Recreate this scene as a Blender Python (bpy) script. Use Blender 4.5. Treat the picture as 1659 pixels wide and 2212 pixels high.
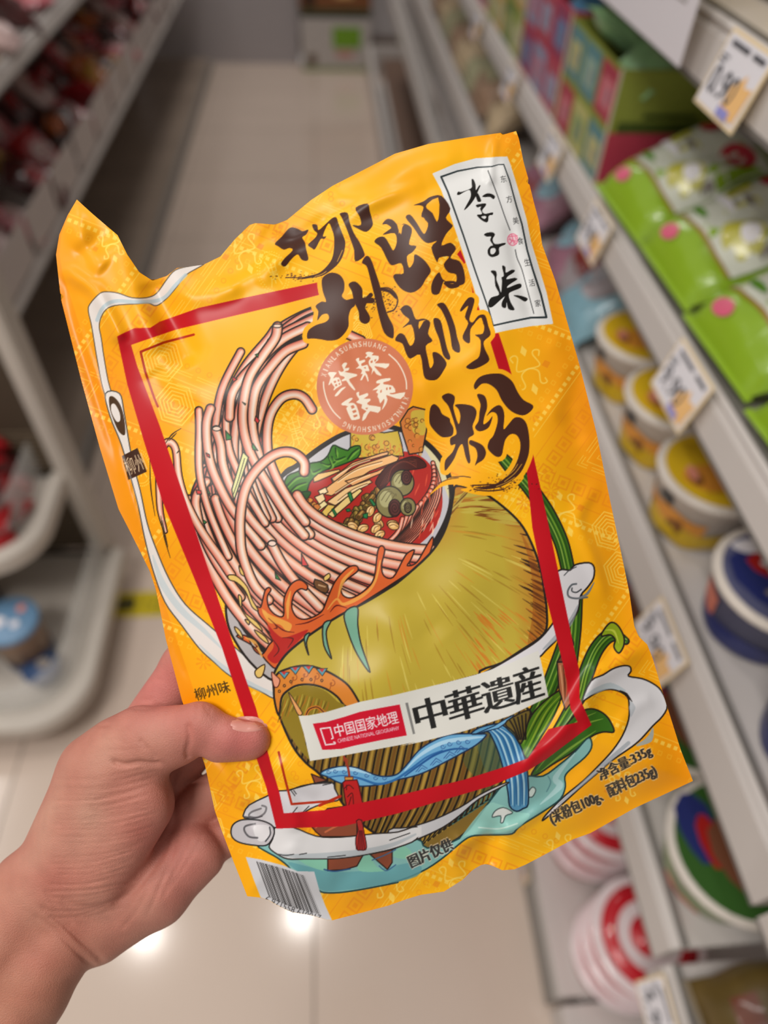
import bpy, bmesh, math, random
import numpy as np
from mathutils import Vector, Matrix
from mathutils.geometry import interpolate_bezier

for o in list(bpy.data.objects): bpy.data.objects.remove(o)
SC = bpy.context.scene
COL = SC.collection

# ---------------------------------------------------------------- camera, world, lights, exposure
FPX = 1475.0                                  # focal length when the frame is 2212 high
CAM_H = 1.4
_dy = np.array([-150, 1676, -1475.]); _dy /= np.linalg.norm(_dy)
_dx = np.array([1, .0318, -.0655]); _dx -= _dx.dot(_dy)*_dy; _dx /= np.linalg.norm(_dx)
RC_ = np.array([_dx, _dy, np.cross(_dx, _dy)])   # camera axes -> world
CAM_P = np.array([0, 0, CAM_H])
cd = bpy.data.cameras.new('camera'); cam = bpy.data.objects.new('camera', cd); COL.objects.link(cam)
cd.sensor_fit = 'VERTICAL'; cd.sensor_height = 36.0; cd.lens = 36.0*FPX/2212
cam.matrix_world = Matrix.Translation(Vector(CAM_P)) @ Matrix(RC_.tolist()).to_4x4()
cd.clip_start = .02
cd.dof.use_dof = True; cd.dof.focus_distance = .297; cd.dof.aperture_fstop = 3.6
SC.camera = cam
SC.view_settings.view_transform = 'Standard'; SC.view_settings.look = 'None'
SC.view_settings.gamma = 1.0; SC.view_settings.use_curve_mapping = False
SC.view_settings.exposure = 0.0
W = bpy.data.worlds.new('world'); SC.world = W; W.use_nodes = True
W.node_tree.nodes['Background'].inputs[0].default_value = (1.0, .94, .88, 1)
W.node_tree.nodes['Background'].inputs[1].default_value = .34
def area(name, loc, size, power, color=(1, .95, .9), shape='RECTANGLE', rot=(0, 0, 0)):
    l = bpy.data.lights.new(name, 'AREA'); l.energy = power; l.color = color; l.shape = shape
    l.size = size[0]
    if len(size) > 1: l.size_y = size[1]
    o = bpy.data.objects.new(name, l); o.location = loc; o.rotation_euler = rot; COL.objects.link(o); return o
area('added_fill_panel', (-2.3, 1.0, 2.9), (.6, 2.2), 46, rot=(0, .5, 0))  # unseen panel added out to the left to brighten the right shelf fronts
area('added_fill_panel', (2.2, 1.6, 2.9), (.6, 2.6), 30, rot=(0, -.5, 0))  # its added counterpart on the right, lifting the left shelves
area('added_fill_panel', (-.9, -.55, 2.9), (.8, .8), 34)  # added behind the camera for frontal light on pouch and hand
area('added_fill_panel', (-.1, 4.4, 2.9), (.5, 1.2), 22)  # added to brighten the far floor; its reflection stays behind the pouch
area('ceiling_downlight', (-.28, .84, 2.88), (.05,), 5, shape='DISK')
area('ceiling_downlight', (-1.105, .80, 2.88), (.05,), 5, shape='DISK')

# ---------------------------------------------------------------- helpers
def ray(x, y): return RC_ @ np.array([x-829.5, 1106-y, -FPX])
def onZ(x, y, z=0):
    d = ray(x, y); return CAM_P+d*(z-CAM_H)/d[2]
def onX(x, y, X):
    d = ray(x, y); return CAM_P+d*X/d[0]
def onY(x, y, Y):
    d = ray(x, y); return CAM_P+d*Y/d[1]
HD = .30                                       # distance at which one drawing unit of the pouch is 0.2 mm
def pt(x, y, z=0.0):
    """drawing units on / off the pouch plane -> world (z towards the holder)"""
    d = HD-z*HD/FPX
    v = np.stack([(np.asarray(x, float)-829.5)/FPX*d, (1106-np.asarray(y, float))/FPX*d, -d+0*np.asarray(x, float)], -1)
    return v @ RC_.T + CAM_P

def s2l(c):
    c = np.asarray(c, float)
    return np.where(c <= .04045, c/12.92, ((c+.055)/1.055)**2.4)
MATS = {}
def mat(name, rgb=None, rough=.5, metal=0, alpha=1, trans=0, noise=0, nscale=20, bump=0, bscale=60, coat=0, emit=0, spec=.5, sss=0, ior=1.45, attr=None):
    if name in MATS: return MATS[name]
    m = bpy.data.materials.new(name); m.use_nodes = True; nt = m.node_tree; N = nt.nodes; Lk = nt.links
    b = N['Principled BSDF']
    if rgb is not None:
        c = tuple(s2l(np.array(rgb)/255.))+(1,)
        b.inputs['Base Color'].default_value = c
    b.inputs['Roughness'].default_value = rough; b.inputs['Metallic'].default_value = metal
    b.inputs['Alpha'].default_value = alpha; b.inputs['Transmission Weight'].default_value = trans
    b.inputs['Specular IOR Level'].default_value = spec; b.inputs['IOR'].default_value = ior
    b.inputs['Coat Weight'].default_value = coat
    if emit: b.inputs['Emission Color'].default_value = c; b.inputs['Emission Strength'].default_value = emit
    if sss:
        b.inputs['Subsurface Weight'].default_value = sss; b.inputs['Subsurface Radius'].default_value = (1, .35, .2); b.inputs['Subsurface Scale'].default_value = .004
    tc = N.new('ShaderNodeTexCoord')
    src = None
    if attr:
        a = N.new('ShaderNodeAttribute'); a.attribute_name = attr; src = a.outputs['Color']; Lk.new(src, b.inputs['Base Color'])
    if noise:
        n = N.new('ShaderNodeTexNoise'); n.inputs['Scale'].default_value = nscale; n.inputs['Detail'].default_value = 4
        Lk.new(tc.outputs['Object'], n.inputs['Vector'])
        mx = N.new('ShaderNodeMix'); mx.data_type = 'RGBA'; mx.blend_type = 'MULTIPLY'; mx.inputs[0].default_value = noise
        r = N.new('ShaderNodeValToRGB'); r.color_ramp.elements[0].position = .3; r.color_ramp.elements[1].position = .7
        r.color_ramp.elements[0].color = (.45, .45, .45, 1); r.color_ramp.elements[1].color = (1, 1, 1, 1)
        Lk.new(n.outputs['Fac'], r.inputs['Fac']); Lk.new(r.outputs['Color'], mx.inputs['B'])
        if src: Lk.new(src, mx.inputs['A'])
        else: mx.inputs['A'].default_value = c
        Lk.new(mx.outputs['Result'], b.inputs['Base Color'])
    if bump:
        n = N.new('ShaderNodeTexNoise'); n.inputs['Scale'].default_value = bscale; n.inputs['Detail'].default_value = 3
        Lk.new(tc.outputs['Object'], n.inputs['Vector'])
        bp = N.new('ShaderNodeBump'); bp.inputs['Strength'].default_value = bump; bp.inputs['Distance'].default_value = .002
        Lk.new(n.outputs['Fac'], bp.inputs['Height']); Lk.new(bp.outputs['Normal'], b.inputs['Normal'])
    MATS[name] = m
    return m

def tag(o, label=None, cat=None, group=None, kind=None):
    if label: o['label'] = label
    if cat: o['category'] = cat
    if group: o['group'] = group
    if kind: o['kind'] = kind
    return o
def thing(name, label, cat, loc=(0, 0, 0), rz=0, group=None):
    o = bpy.data.objects.new(name, None); COL.objects.link(o); o.location = loc; o.rotation_euler = (0, 0, rz); o.empty_display_size = .02
    return tag(o, label, cat, group)
def mesh_obj(name, verts, faces, mats, parent=None, fm=None, smooth_=False):
    me = bpy.data.meshes.new(name); me.from_pydata([tuple(v) for v in verts], [], faces)
    if not isinstance(mats, (list, tuple)): mats = [mats]
    for m in mats: me.materials.append(m)
    if fm: me.polygons.foreach_set('material_index', fm)
    if smooth_: me.polygons.foreach_set('use_smooth', [True]*len(me.polygons))
    me.update()
    o = bpy.data.objects.new(name, me); COL.objects.link(o)
    if parent: o.parent = parent
    return o
class MB:
    """collects shapes for one mesh"""
    def __init__(s): s.v = []; s.f = []; s.m = []; s.s = False
    def add(s, V, F, mi=0):
        n = len(s.v); s.v += [tuple(map(float, v)) for v in V]; s.f += [tuple(i+n for i in f) for f in F]; s.m += [mi]*len(F); return s
    def box(s, x0, x1, y0, y1, z0, z1, mi=0, bev=0):
        if not bev:
            V = [(x, y, z) for z in (z0, z1) for y in (y0, y1) for x in (x0, x1)]
            return s.add(V, [(0, 2, 3, 1), (4, 5, 7, 6), (0, 1, 5, 4), (2, 6, 7, 3), (0, 4, 6, 2), (1, 3, 7, 5)], mi)
        b = bmesh.new(); bmesh.ops.create_cube(b, size=1)
        for v in b.verts: v.co = Vector(((x0+x1)/2+v.co.x*(x1-x0), (y0+y1)/2+v.co.y*(y1-y0), (z0+z1)/2+v.co.z*(z1-z0)))
        bmesh.ops.bevel(b, geom=b.edges[:], offset=bev, segments=2, affect='EDGES')
        b.verts.index_update(); V = [v.co[:] for v in b.verts]; F = [[v.index for v in f.verts] for f in b.faces]; b.free()
        return s.add(V, F, mi)
    def lathe(s, prof, n=36, c=(0, 0), mis=None):
        V = [(c[0]+r*math.cos(2*math.pi*i/n), c[1]+r*math.sin(2*math.pi*i/n), z) for r, z in prof for i in range(n)]
        k = len(s.v); s.v += V
        for j in range(len(prof)-1):
            for i in range(n):
                s.f.append((k+j*n+i, k+j*n+(i+1) % n, k+(j+1)*n+(i+1) % n, k+(j+1)*n+i)); s.m.append(mis[j] if mis else 0)
        return s
    def quad(s, a, b, c, d, mi=0): return s.add([a, b, c, d], [(0, 1, 2, 3)], mi)
    def prism(s, outline, z0, z1, mi=0):
        n = len(outline); V = [(x, y, z0) for x, y in outline]+[(x, y, z1) for x, y in outline]
        return s.add(V, [tuple(range(n))[::-1], tuple(range(n, 2*n))]+[(i, (i+1) % n, n+(i+1) % n, n+i) for i in range(n)], mi)
    def build(s, name, mats, parent=None, sm=False):
        return mesh_obj(name, s.v, s.f, mats, parent, s.m, sm)
def struct(name, mb, mats, sm=False): return tag(mb.build(name, mats, None, sm), kind='structure')
def copy_tree(o, parent=None):
    c = o.copy(); COL.objects.link(c)
    if parent: c.parent = parent
    for ch in [x for x in SC.objects if x.parent == o and x != c]: copy_tree(ch, c)
    return c
# ---------------------------------------------------------------- the shop: floor, far wall
STEEL = mat('shelf_white', (206, 200, 196), rough=.42); STEELD = mat('shelf_grey', (138, 132, 126), rough=.5); RAILG = mat('rail_groove', (120, 116, 112), rough=.5)
TILE = mat('floor_tile', (214, 196, 182), rough=.13, noise=.10, nscale=3, spec=.5); GROUT = mat('grout', (128, 116, 106), rough=.8)
DARK = mat('dark_back', (34, 30, 27), rough=.8); PAPER = mat('paper_white', (232, 230, 236), rough=.6); INKM = mat('print_black', (84, 84, 90), rough=.6)
ORNG = mat('tag_orange', (244, 196, 130), rough=.6); TAGB = mat('tag_border', (240, 218, 178), rough=.6); BLUEP = mat('tag_blue', (150, 150, 214), rough=.6)
CLEAR = mat('clear_plastic', (240, 240, 236), rough=.12, alpha=.28, spec=.8)
random.seed(4)
m = MB(); m.box(-2.6, 2.6, -1.6, 5.1, -.03, 0)
struct('floor', m, TILE)
m = MB()
for i in range(-4, 5):
    x = -.068+.6*i; m.box(x-.0015, x+.0015, -1.6, 5.1, 0, .0006)
for j in range(-2, 9):
    y = .04+.6*j+.34; m.box(-2.6, 2.6, y-.0015, y+.0015, 0, .0006)
struct('trim_1', m, GROUT)
m = MB(); m.box(-2.6, 2.6, 5.32, 5.40, 0, 2.9); struct('wall_back', m, mat('wall_lilac', (172, 166, 166), rough=.6))
m = MB(); m.box(-2.6, 2.6, 5.30, 5.32, 0, .1); struct('baseboard_back', m, mat('baseboard_grey', (104, 90, 80)))
m = MB(); m.box(-2.6, -.16, 5.10, 5.32, 0, 2.4); 
o = struct('wall_left', m, mat('panel_lilac', (176, 170, 172), rough=.6))
m = MB(); m.box(.62, .72, 5.1, 5.3, 0, 2.4); struct('wall_right', m, mat('far_brown', (96, 76, 62), rough=.7))
# yellow floor tape with black signs
t = thing('floor_tape', 'yellow warning tape with black symbols stuck across the floor by the left shelf post', 'floor tape', (-.42, .96, .0007))
m = MB(); m.box(-.17, .17, -.036, .036, 0, .0006); m.build('tape_band', mat('tape_yellow', (206, 184, 20), rough=.5), t)
m = MB()
for x0, x1, y0, y1 in ((-.12, -.078, -.014, .016), (-.13, -.124, -.02, .02), (-.116, -.084, .019, .022), (-.04, .0, .013, .017), (-.04, .0, -.004, 0), (-.04, .0, -.02, -.016), (-.056, -.052, -.022, .022)): m.box(x0, x1, y0, y1, .0006, .0009)
for k in range(5): m.box(-.114+k*.007, -.111+k*.007, -.02, -.006, .0009, .0011)
m.build('black_symbol', mat('tape_black', (60, 58, 20)), t)
# cartons on the floor at the far end
def carton(name, label, x0, x1, y0, y1, z0, z1, body, top, logo, logo2):
    t = thing(name, label, 'carton', ((x0+x1)/2, (y0+y1)/2, z0)); w, d, h = (x1-x0)/2, (y1-y0)/2, z1-z0
    m = MB(); m.box(-w, w, -d, d, 0, h, 0, .004); m.build('body', body, t)
    m = MB(); m.box(-w*1.0, w*1.0, -d, -d+.002, h-.02, h, 0); m.box(-.01, .01, -d, d, h, h+.001); m.build('flap_tape', top, t)
    m = MB(); m.box(-.02, w*.72, -d-.003, -d-.0005, h*.42, h*.78); m.box(-w+.03, -w+.09, -d-.003, -d-.0005, h*.12, h*.3, 1); m.box(0, w*.5, -d-.003, -d-.0005, h*.26, h*.36, 2); m.box(-w, w, -d-.002, -d-.0004, 0, h*.07, 3); m.build('printed_mark', logo, t)
    return t
GRN = mat('carton_green', (120, 168, 40)); PNK = mat('carton_pink', (206, 140, 130))
carton('cardboard_carton', 'white carton with a green logo on the floor at the far end of the aisle', -.14, .285, 4.96, 5.09, 0, .30, mat('carton_white', (196, 190, 186)), STEELD, [GRN, mat('carton_pic', (110, 90, 70)), PNK, mat('carton_foot', (130, 146, 90))], None)
carton('cardboard_carton', 'brown and green carton standing on top of the white floor carton', -.14, .285, 4.96, 5.09, .3025, .60, mat('carton_brown', (134, 84, 48)), STEELD, [mat('carton_dgreen', (58, 78, 40)), DARK, ORNG, mat('carton_dgreen', (58, 78, 40))], None)

# ---------------------------------------------------------------- shelving
def tag_card(loc, label, big=1.0, price='9.90', lean=.25, rz=-90):
    t = thing('price_tag', label, 'price tag', loc, math.radians(rz), 'price cards clipped to the shelf rails'); w, h = .042*big, .030*big
    def q(x0, x1, z0, z1, dz, mm, nm, extra=()):
        m = MB()
        for a in [(x0, x1, z0, z1)]+list(extra): m.box(a[0], a[1], -.002-dz, -.0015-dz, a[2], a[3])
        o = m.build(nm, mm, t); return o
    m = MB(); m.box(-w, w, -.0016, 0, -h, h); m.build('card', TAGB, t)
    q(-w*.93, w*.93, -h*.9, h*.9, .0, PAPER, 'paper')
    m = MB(); m.prism([(w*.1, -h*.8), (w*.86, -h*.8), (w*.9, h*.1), (w*.6, h*.02), (w*.5, h*.3), (w*.3, 0), (w*.12, -h*.1)], 0, .0003)
    m.v = [(x, -.0026-z, y) for x, y, z in m.v]; m.build('mascot_shape', ORNG, t)
    q(-w*.7, w*.1, h*.66, h*.78, .001, INKM, 'print', [(w*.3, w*.8, h*.66, h*.78), (-w*.85, -w*.6, h*.22, h*.28), (-w*.85, -w*.5, h*.36, h*.40)])
    q(w*.1, w*.6, -h*.86, -h*.62, .0015, BLUEP, 'blue_print')
    cu = bpy.data.curves.new('figures', 'FONT'); cu.body = price; cu.size = h*1.0; cu.align_x = 'LEFT'; cu.extrude = .0001
    o = bpy.data.objects.new('figures', cu); COL.objects.link(o); dg = bpy.context.evaluated_depsgraph_get(); me = bpy.data.meshes.new_from_object(o.evaluated_get(dg)); bpy.data.objects.remove(o)
    me.materials.clear(); me.materials.append(INKM)
    f = bpy.data.objects.new('price_figures', me); COL.objects.link(f); f.parent = t; f.location = (-w*.8, -.003, -h*.55); f.rotation_euler = (math.pi/2, 0, 0)
    t.rotation_euler = (-lean, 0, math.radians(rz)); return t
def rail_profile(m, X, y0, y1, z0, z1, side=1, depth=.02):
    s = side
    V = [(X, z0), (X+.004*s, z0-.004), (X+depth*s, z0-.004), (X+depth*s, z1+.004), (X+.012*s, z1+.004), (X+.008*s, z1), (X+.012*s, z1-.006), (X+.004*s, z1-.008)]
    n = len(V); k = len(m.v); m.v += [(x, y0, z) for x, z in V]+[(x, y1, z) for x, z in V]
    m.f += [(k+i, k+(i+1) % n, k+n+(i+1) % n, k+n+i) for i in range(n)]+[tuple(range(k, k+n)), tuple(range(k+n, k+2*n))[::-1]]; m.m += [0]*(n+2)
def shelf(par, z0, z1, y0, y1, X=.36, depth=.42, side=1):
    m = MB(); rail_profile(m, X, y0, y1, z0, z1, side)
    o = m.build('front_rail', STEEL, par)
    g = MB(); a, b = sorted((X+side*.0125, X+side*.020)); g.box(a, b, y0, y1, z1+.0042, z1+.0062); a, b = sorted((X-side*.0004, X+side*.004)); g.box(a, b, y0, y1, z0-.005, z0-.001); g.build('groove', RAILG, o)
    d = MB(); a, b = sorted((X+side*.02, X+side*depth)); d.box(a, b, y0, y1, z1-.018, z1-.002); d.build('deck', STEEL, par)
gon = thing('shelf_unit', 'long white steel shelf unit along the right side of the aisle', 'shelf', (0, 0, 0))
Y0, Y1 = .118, 4.5
for z0, z1 in ((.44, .497), (.715, .775), (.95, .988), (1.19, 1.235)): shelf(gon, z0, z1, Y0, Y1)
m = MB(); m.box(.325, .345, Y0, Y1, .0, .085, 0, .002); m.build('kick_plate', STEEL, gon); m = MB(); m.box(.345, .78, Y0, Y1, .06, .085); m.build('deck', STEEL, gon)
m = MB(); m.box(.318, .325, Y0, Y1, .004, .05); m.build('bumper', STEELD, gon)
m = MB(); m.box(.78, .80, Y0, Y1, 0, 1.9); m.build('back_panel', mat('shelf_back', (120, 114, 108)), gon)
for y in (1.3, 2.5, 3.7):
    m = MB(); m.box(.74, .78, y, y+.04, .0, 1.9); m.build('upright', STEEL, gon)
m = MB(); m.box(.36, .78, Y0-.004, Y0-.001, 0, .08); m.build('end_panel', STEEL, gon)
bn = thing('floor_bin', 'low white bin edge with brown inside at the foot of the far right shelf', 'bin', (.26, 3.8, 0))
m = MB(); m.box(0, .03, -1.25, 1.14, 0, .15, 0, .006); m.build('front_wall', STEEL, bn)
m = MB(); m.box(.03, .36, 1.11, 1.14, 0, .15, 0, .006); m.build('end_wall', STEEL, bn)
m = MB(); m.box(.085, .5, -1.25, 1.10, .0852, .088); m.build('bin_floor', mat('bin_brown', (116, 92, 78), rough=.5), bn)
gb = thing('shelf_unit', 'nearer white shelf bay joined on at the lower right, holding brown snack bags', 'shelf', (0, 0, 0))
for z0, z1 in ((.40, .455), (.715, .775)): shelf(gb, z0, z1, -.9, .108)
m = MB(); m.box(.325, .345, -.9, .108, 0, .085, 0, .002); m.build('kick_plate', STEEL, gb); m = MB(); m.box(.345, .78, -.9, .108, .06, .085); m.build('deck', STEEL, gb); m = MB(); m.box(.78, .80, -.9, .108, 0, 1.9); m.build('back_panel', mat('shelf_back', None), gb)

tag_card((.352, .648, 1.213), 'large price card on the topmost rail at the upper right, beside the white notice', 1.0, '0.90')
tag_card((.352, .535, .972), 'price card on the rail below the row of green bags, above the yellow cups', 1.0, '9.90')
for y, lb in ((.862, 'price card on the green bag rail just right of the pouch top'), (1.12, 'price card on the rail under the coloured boxes, second above the pouch'), (1.46, 'price card on the rail under the boxes, halfway to the far end'), (1.86, 'small price card on the box rail near the top of the photo'), (2.25, 'smallest, farthest price card on the box rail')): tag_card((.352, y, .972), lb, .95)
tag_card((.352, .372, .742), 'price card on the middle rail right of the pouch, below the yellow cups', 1.0, '9.90')
tag_card((.316, .325, .05), 'price card low on the base shelf left of the red striped bowls', .8, '5.50', 0)
tag_card((.352, .058, .43), 'price card reading 4.90 at the bottom right by the brown bags', 1.0, '4.90')
tag_card((.352, -.01, .74), 'price card cut by the right frame edge above the brown bags', 1.0, '6.90')
# white notice sheet on the top rail
t = thing('notice_sheet', 'white paper notice with a thin line and two orange marks hanging on the top rail', 'notice', (.338, .87, 1.2))
m = MB(); m.box(-.001, 0, -.14, .17, 0, .16); m.build('sheet', mat('notice_white', (226, 222, 228), rough=.55), t)
m = MB(); m.box(-.0016, -.001, -.115, .17, .045, .0462); m.box(-.0016, -.001, -.115, -.1138, .045, .16); m.build('thin_line', STEELD, t)
for y, z in ((-.055, .05), (-.10, .09)):
    m = MB(); m.prism([(y+.007*math.cos(a), z+.012*math.sin(a)) for a in np.linspace(0, 6.283, 13)[:-1]], 0, .0004); m.v = [(-.0018-c, a, b) for a, b, c in m.v]; m.build('orange_mark', ORNG, t)

# ---- things on the right unit
def bowl_mesh(r0, r1, h, rim=.004):
    return [(0.001, .0), (r0*.9, .0), (r0, .002), (r1, h-.008), (r1+rim, h-.006), (r1+rim, h), (r1-.002, h+.001)]
def cup(name, label, cat, loc, r0, r1, h, mats, group, art, rz=0, first=None):
    if first:
        o = copy_tree(first); o.location = loc; o.rotation_euler = (0, 0, rz); o['label'] = label; return o
    t = thing(name, label, cat, loc, rz, group)
    m = MB(); m.lathe(bowl_mesh(r0, r1, h), mis=[0]*6); m.build('tub', mats[0], t, True)
    m = MB(); m.lathe([(r1+.004, h-.0065), (r1+.0055, h-.002), (r1+.0035, h+.001), (r1-.004, h+.0012)]); m.build('rim', mats[1], t, True)
    m = MB(); m.lathe([(r1-.003, h+.0012), (.001, h+.0016)]); m.build('lid', mats[2], t, True)
    art(t, r0, r1, h); return t
def wrap(t, name, mm, r0, r1, h, a0, a1, f0, f1, off=.0006, wav=0, n=20):
    """a printed patch lying on a tapered wall between angles a0..a1 and heights f0..f1"""
    V, F = [], []
    for i in range(n+1):
        a = math.radians(a0+(a1-a0)*i/n)
        for f in (f0+wav*math.sin(i*.9), f1-wav*math.cos(i*.7)):
            r = r0+(r1-r0)*f+off; V.append((r*math.cos(a), r*math.sin(a), .002+(h-.01)*f))
    F = [(2*i, 2*i+2, 2*i+3, 2*i+1) for i in range(n)]
    return mesh_obj(name, V, F, mm, t, smooth_=True)
def blob(t, name, mm, r, z, a, rx, ry, off=0, k=10):
    m = MB(); cx, cy = r*math.cos(a), r*math.sin(a); m.prism([(cx+rx*math.cos(q)*(1+.12*math.sin(3*q)), cy+ry*math.sin(q)) for q in np.linspace(0, 6.283, k+1)[:-1]], z+off, z+off+.0006); return m.build(name, mm, t)
CUPW = mat('cup_white', (222, 214, 204), rough=.4); CUPY = mat('cup_yellow', (222, 184, 34), rough=.35); CUPO = mat('cup_orange', (222, 150, 56), rough=.4); BLK = mat('logo_black', (56, 58, 60), rough=.5); BRN = mat('food_brown', (134, 86, 36), rough=.5); PINKP = mat('cup_pink', (216, 140, 120))
def yart(t, r0, r1, h):
    wrap(t, 'yellow_wrap', CUPY, r0, r1, h, 0, 360, .02, .42, wav=.05, n=40)
    wrap(t, 'orange_print', CUPO, r0, r1, h, 120, 250, .40, .66, .0009, .04)
    wrap(t, 'logo', BLK, r0, r1, h, 186, 206, .72, .9, .0012, .02, 6); wrap(t, 'food_picture', BRN, r0, r1, h, 206, 226, .3, .5, .0013, .05, 6)
    wrap(t, 'logo_dot', BLK, r0, r1, h, 160, 168, .26, .36, .0012, 0, 4)
    blob(t, 'lid_yellow', CUPY, .026, h+.0018, math.radians(90), .024, .016); blob(t, 'lid_orange', CUPO, .018, h+.0020, math.radians(230), .034, .022); blob(t, 'lid_food', BRN, .036, h+.0028, math.radians(205), .008, .011); blob(t, 'lid_white', CUPW, .03, h+.0030, math.radians(20), .018, .014); blob(t, 'lid_logo', BLK, .032, h+.0038, math.radians(28), .008, .006); blob(t, 'lid_pink', PINKP, .034, h+.0034, math.radians(190), .006, .012)
yc = cup('instant_cup', 'yellow and white food cup, nearest of the cups in front on the middle shelf', 'food cup', (.430, .520, .776), .050, .062, .086, [CUPW, CUPW, CUPY], 'yellow instant food cups', yart)
for x, y, lb in ((.432, .652, 'yellow and white food cup second in the front row of the middle shelf'), (.432, .784, 'yellow and white food cup third in the front row, right of the brand label')):
    cup('', lb, '', (x, y, .776), 0, 0, 0, 0, 0, 0, random.uniform(-.2, .2), yc)
for y, lb in ((.585, 'yellow food cup behind the two nearest ones'), (.72, 'yellow food cup in the second row under the green bags')):
    cup('', lb, '', (.565, y, .776), 0, 0, 0, 0, 0, 0, .5, yc)
# blue and red bowls
BLU = mat('cup_blue', (40, 50, 112), rough=.35); REDC = mat('cup_red', (176, 34, 30), rough=.35); SALM = mat('cup_salmon', (206, 116, 96), rough=.4); BLU2 = mat('cup_grey_blue', (92, 96, 130), rough=.4)
def bart(t, r0, r1, h):
    wrap(t, 'navy_wrap', BLU, r0, r1, h, 0, 360, .03, .42, n=36, wav=.04); wrap(t, 'salmon_print', SALM, r0, r1, h, 150, 185, .35, .8, .001, .03, 8)
    blob(t, 'lid_blue', BLU, .012, h+.0018, math.radians(170), .040, .044); blob(t, 'lid_red', REDC, .022, h+.0026, math.radians(128), .018, .016, k=7); blob(t, 'lid_picture', SALM, .034, h+.0026, math.radians(262), .024, .018); blob(t, 'lid_logo', STEELD, .026, h+.0036, math.radians(225), .012, .006); blob(t, 'lid_white', PAPER, .046, h+.0032, math.radians(118), .018, .009); blob(t, 'lid_letter', PAPER, .022, h+.0036, math.radians(128), .006, .004)
bc = cup('instant_bowl', 'blue food bowl with red and salmon lid picture, on the middle shelf', 'food bowl', (.442, .372, .776), .052, .064, .080, [BLU2, CUPW, BLU2], 'blue lidded food bowls', bart)
cup('', 'blue and red food bowl at the right frame edge, nearest of the blue bowls', '', (.445, .232, .776), 0, 0, 0, 0, 0, 0, .9, bc)
cup('', 'blue food bowl in the second row behind the blue lidded one', '', (.585, .44, .776), 0, 0, 0, 0, 0, 0, .4, bc)
# green and white bowls on the next shelf down
DGR = mat('bowl_green', (52, 96, 34)); LGR = mat('bowl_pale', (196, 200, 182), rough=.4); MEAT = mat('bowl_meat', (122, 74, 50))
def gart(t, r0, r1, h):
    wrap(t, 'green_leaf_print', mat('leaf_pale', (140, 158, 120)), r0, r1, h, 150, 260, .3, .8, wav=.12); wrap(t, 'picture_print', PINKP, r0, r1, h, 180, 230, .08, .3, .001, .04)
    blob(t, 'lid_navy', BLU, .048, h+.0018, math.radians(150), .022, .040); blob(t, 'lid_red', REDC, .034, h+.0022, math.radians(165), .012, .03); blob(t, 'lid_meat', MEAT, .006, h+.0030, math.radians(250), .034, .044); blob(t, 'lid_herbs', DGR, .02, h+.0038, math.radians(-30), .012, .018, k=7); blob(t, 'lid_carrot', mat('carrot', (206, 120, 40)), .044, h+.0040, math.radians(-60), .016, .008)
gbw = cup('instant_bowl', 'white food bowl with green and brown picture lid at the lower right', 'food bowl', (.438, .196, .498), .058, .076, .088, [LGR, CUPW, DGR], 'green lidded food bowls', gart)
for y, lb in ((.356, 'green lidded white bowl just below the pouch corner, behind the nearest one'), (.516, 'green lidded bowl seen between pouch edge and middle rail'), (.676, 'green lidded bowl farther along the lower shelf behind the pouch edge')): cup('', lb, '', (.438, y, .498), 0, 0, 0, 0, 0, 0, random.uniform(-.3, .3), gbw)
# red striped bowls on the base shelf, stacked in threes
STR = mat('bowl_red', (196, 22, 38), rough=.25, coat=.5); BW = mat('bowl_white', (232, 216, 218), rough=.25, coat=.5)
def rart(t, r0, r1, h):
    m = MB(); m.lathe([(r1*.60, h+.0018), (r1*.90, h+.0020), (r1*.90, h+.0012)]); m.build('lid_ring', STR, t, True); m = MB(); m.lathe([(.001, h+.0022), (r1*.36, h+.0020), (r1*.36, h+.0012)]); m.build('lid_centre', STR, t, True)
    wrap(t, 'red_stripe', STR, r0, r1, h, 0, 360, .12, .88, n=40)
rbw = cup('instant_bowl', 'white bowl with a red band, bottom of the nearer stack on the base shelf', 'food bowl', (.425, .165, .086), .068, .076, .060, [BW, BW, BW], 'stacked red banded bowls', rart)
for (y, st) in ((.165, 'nearer'), (.345, 'farther')):
    for k in range(3):
        if y == .165 and k == 0: continue
        cup('', 'white bowl with a red band, %s of the %s stack on the base shelf' % (['bottom', 'middle', 'top'][k], st), '', (.425, y, .086+k*.0625), 0, 0, 0, 0, 0, 0, 0, rbw)

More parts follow.
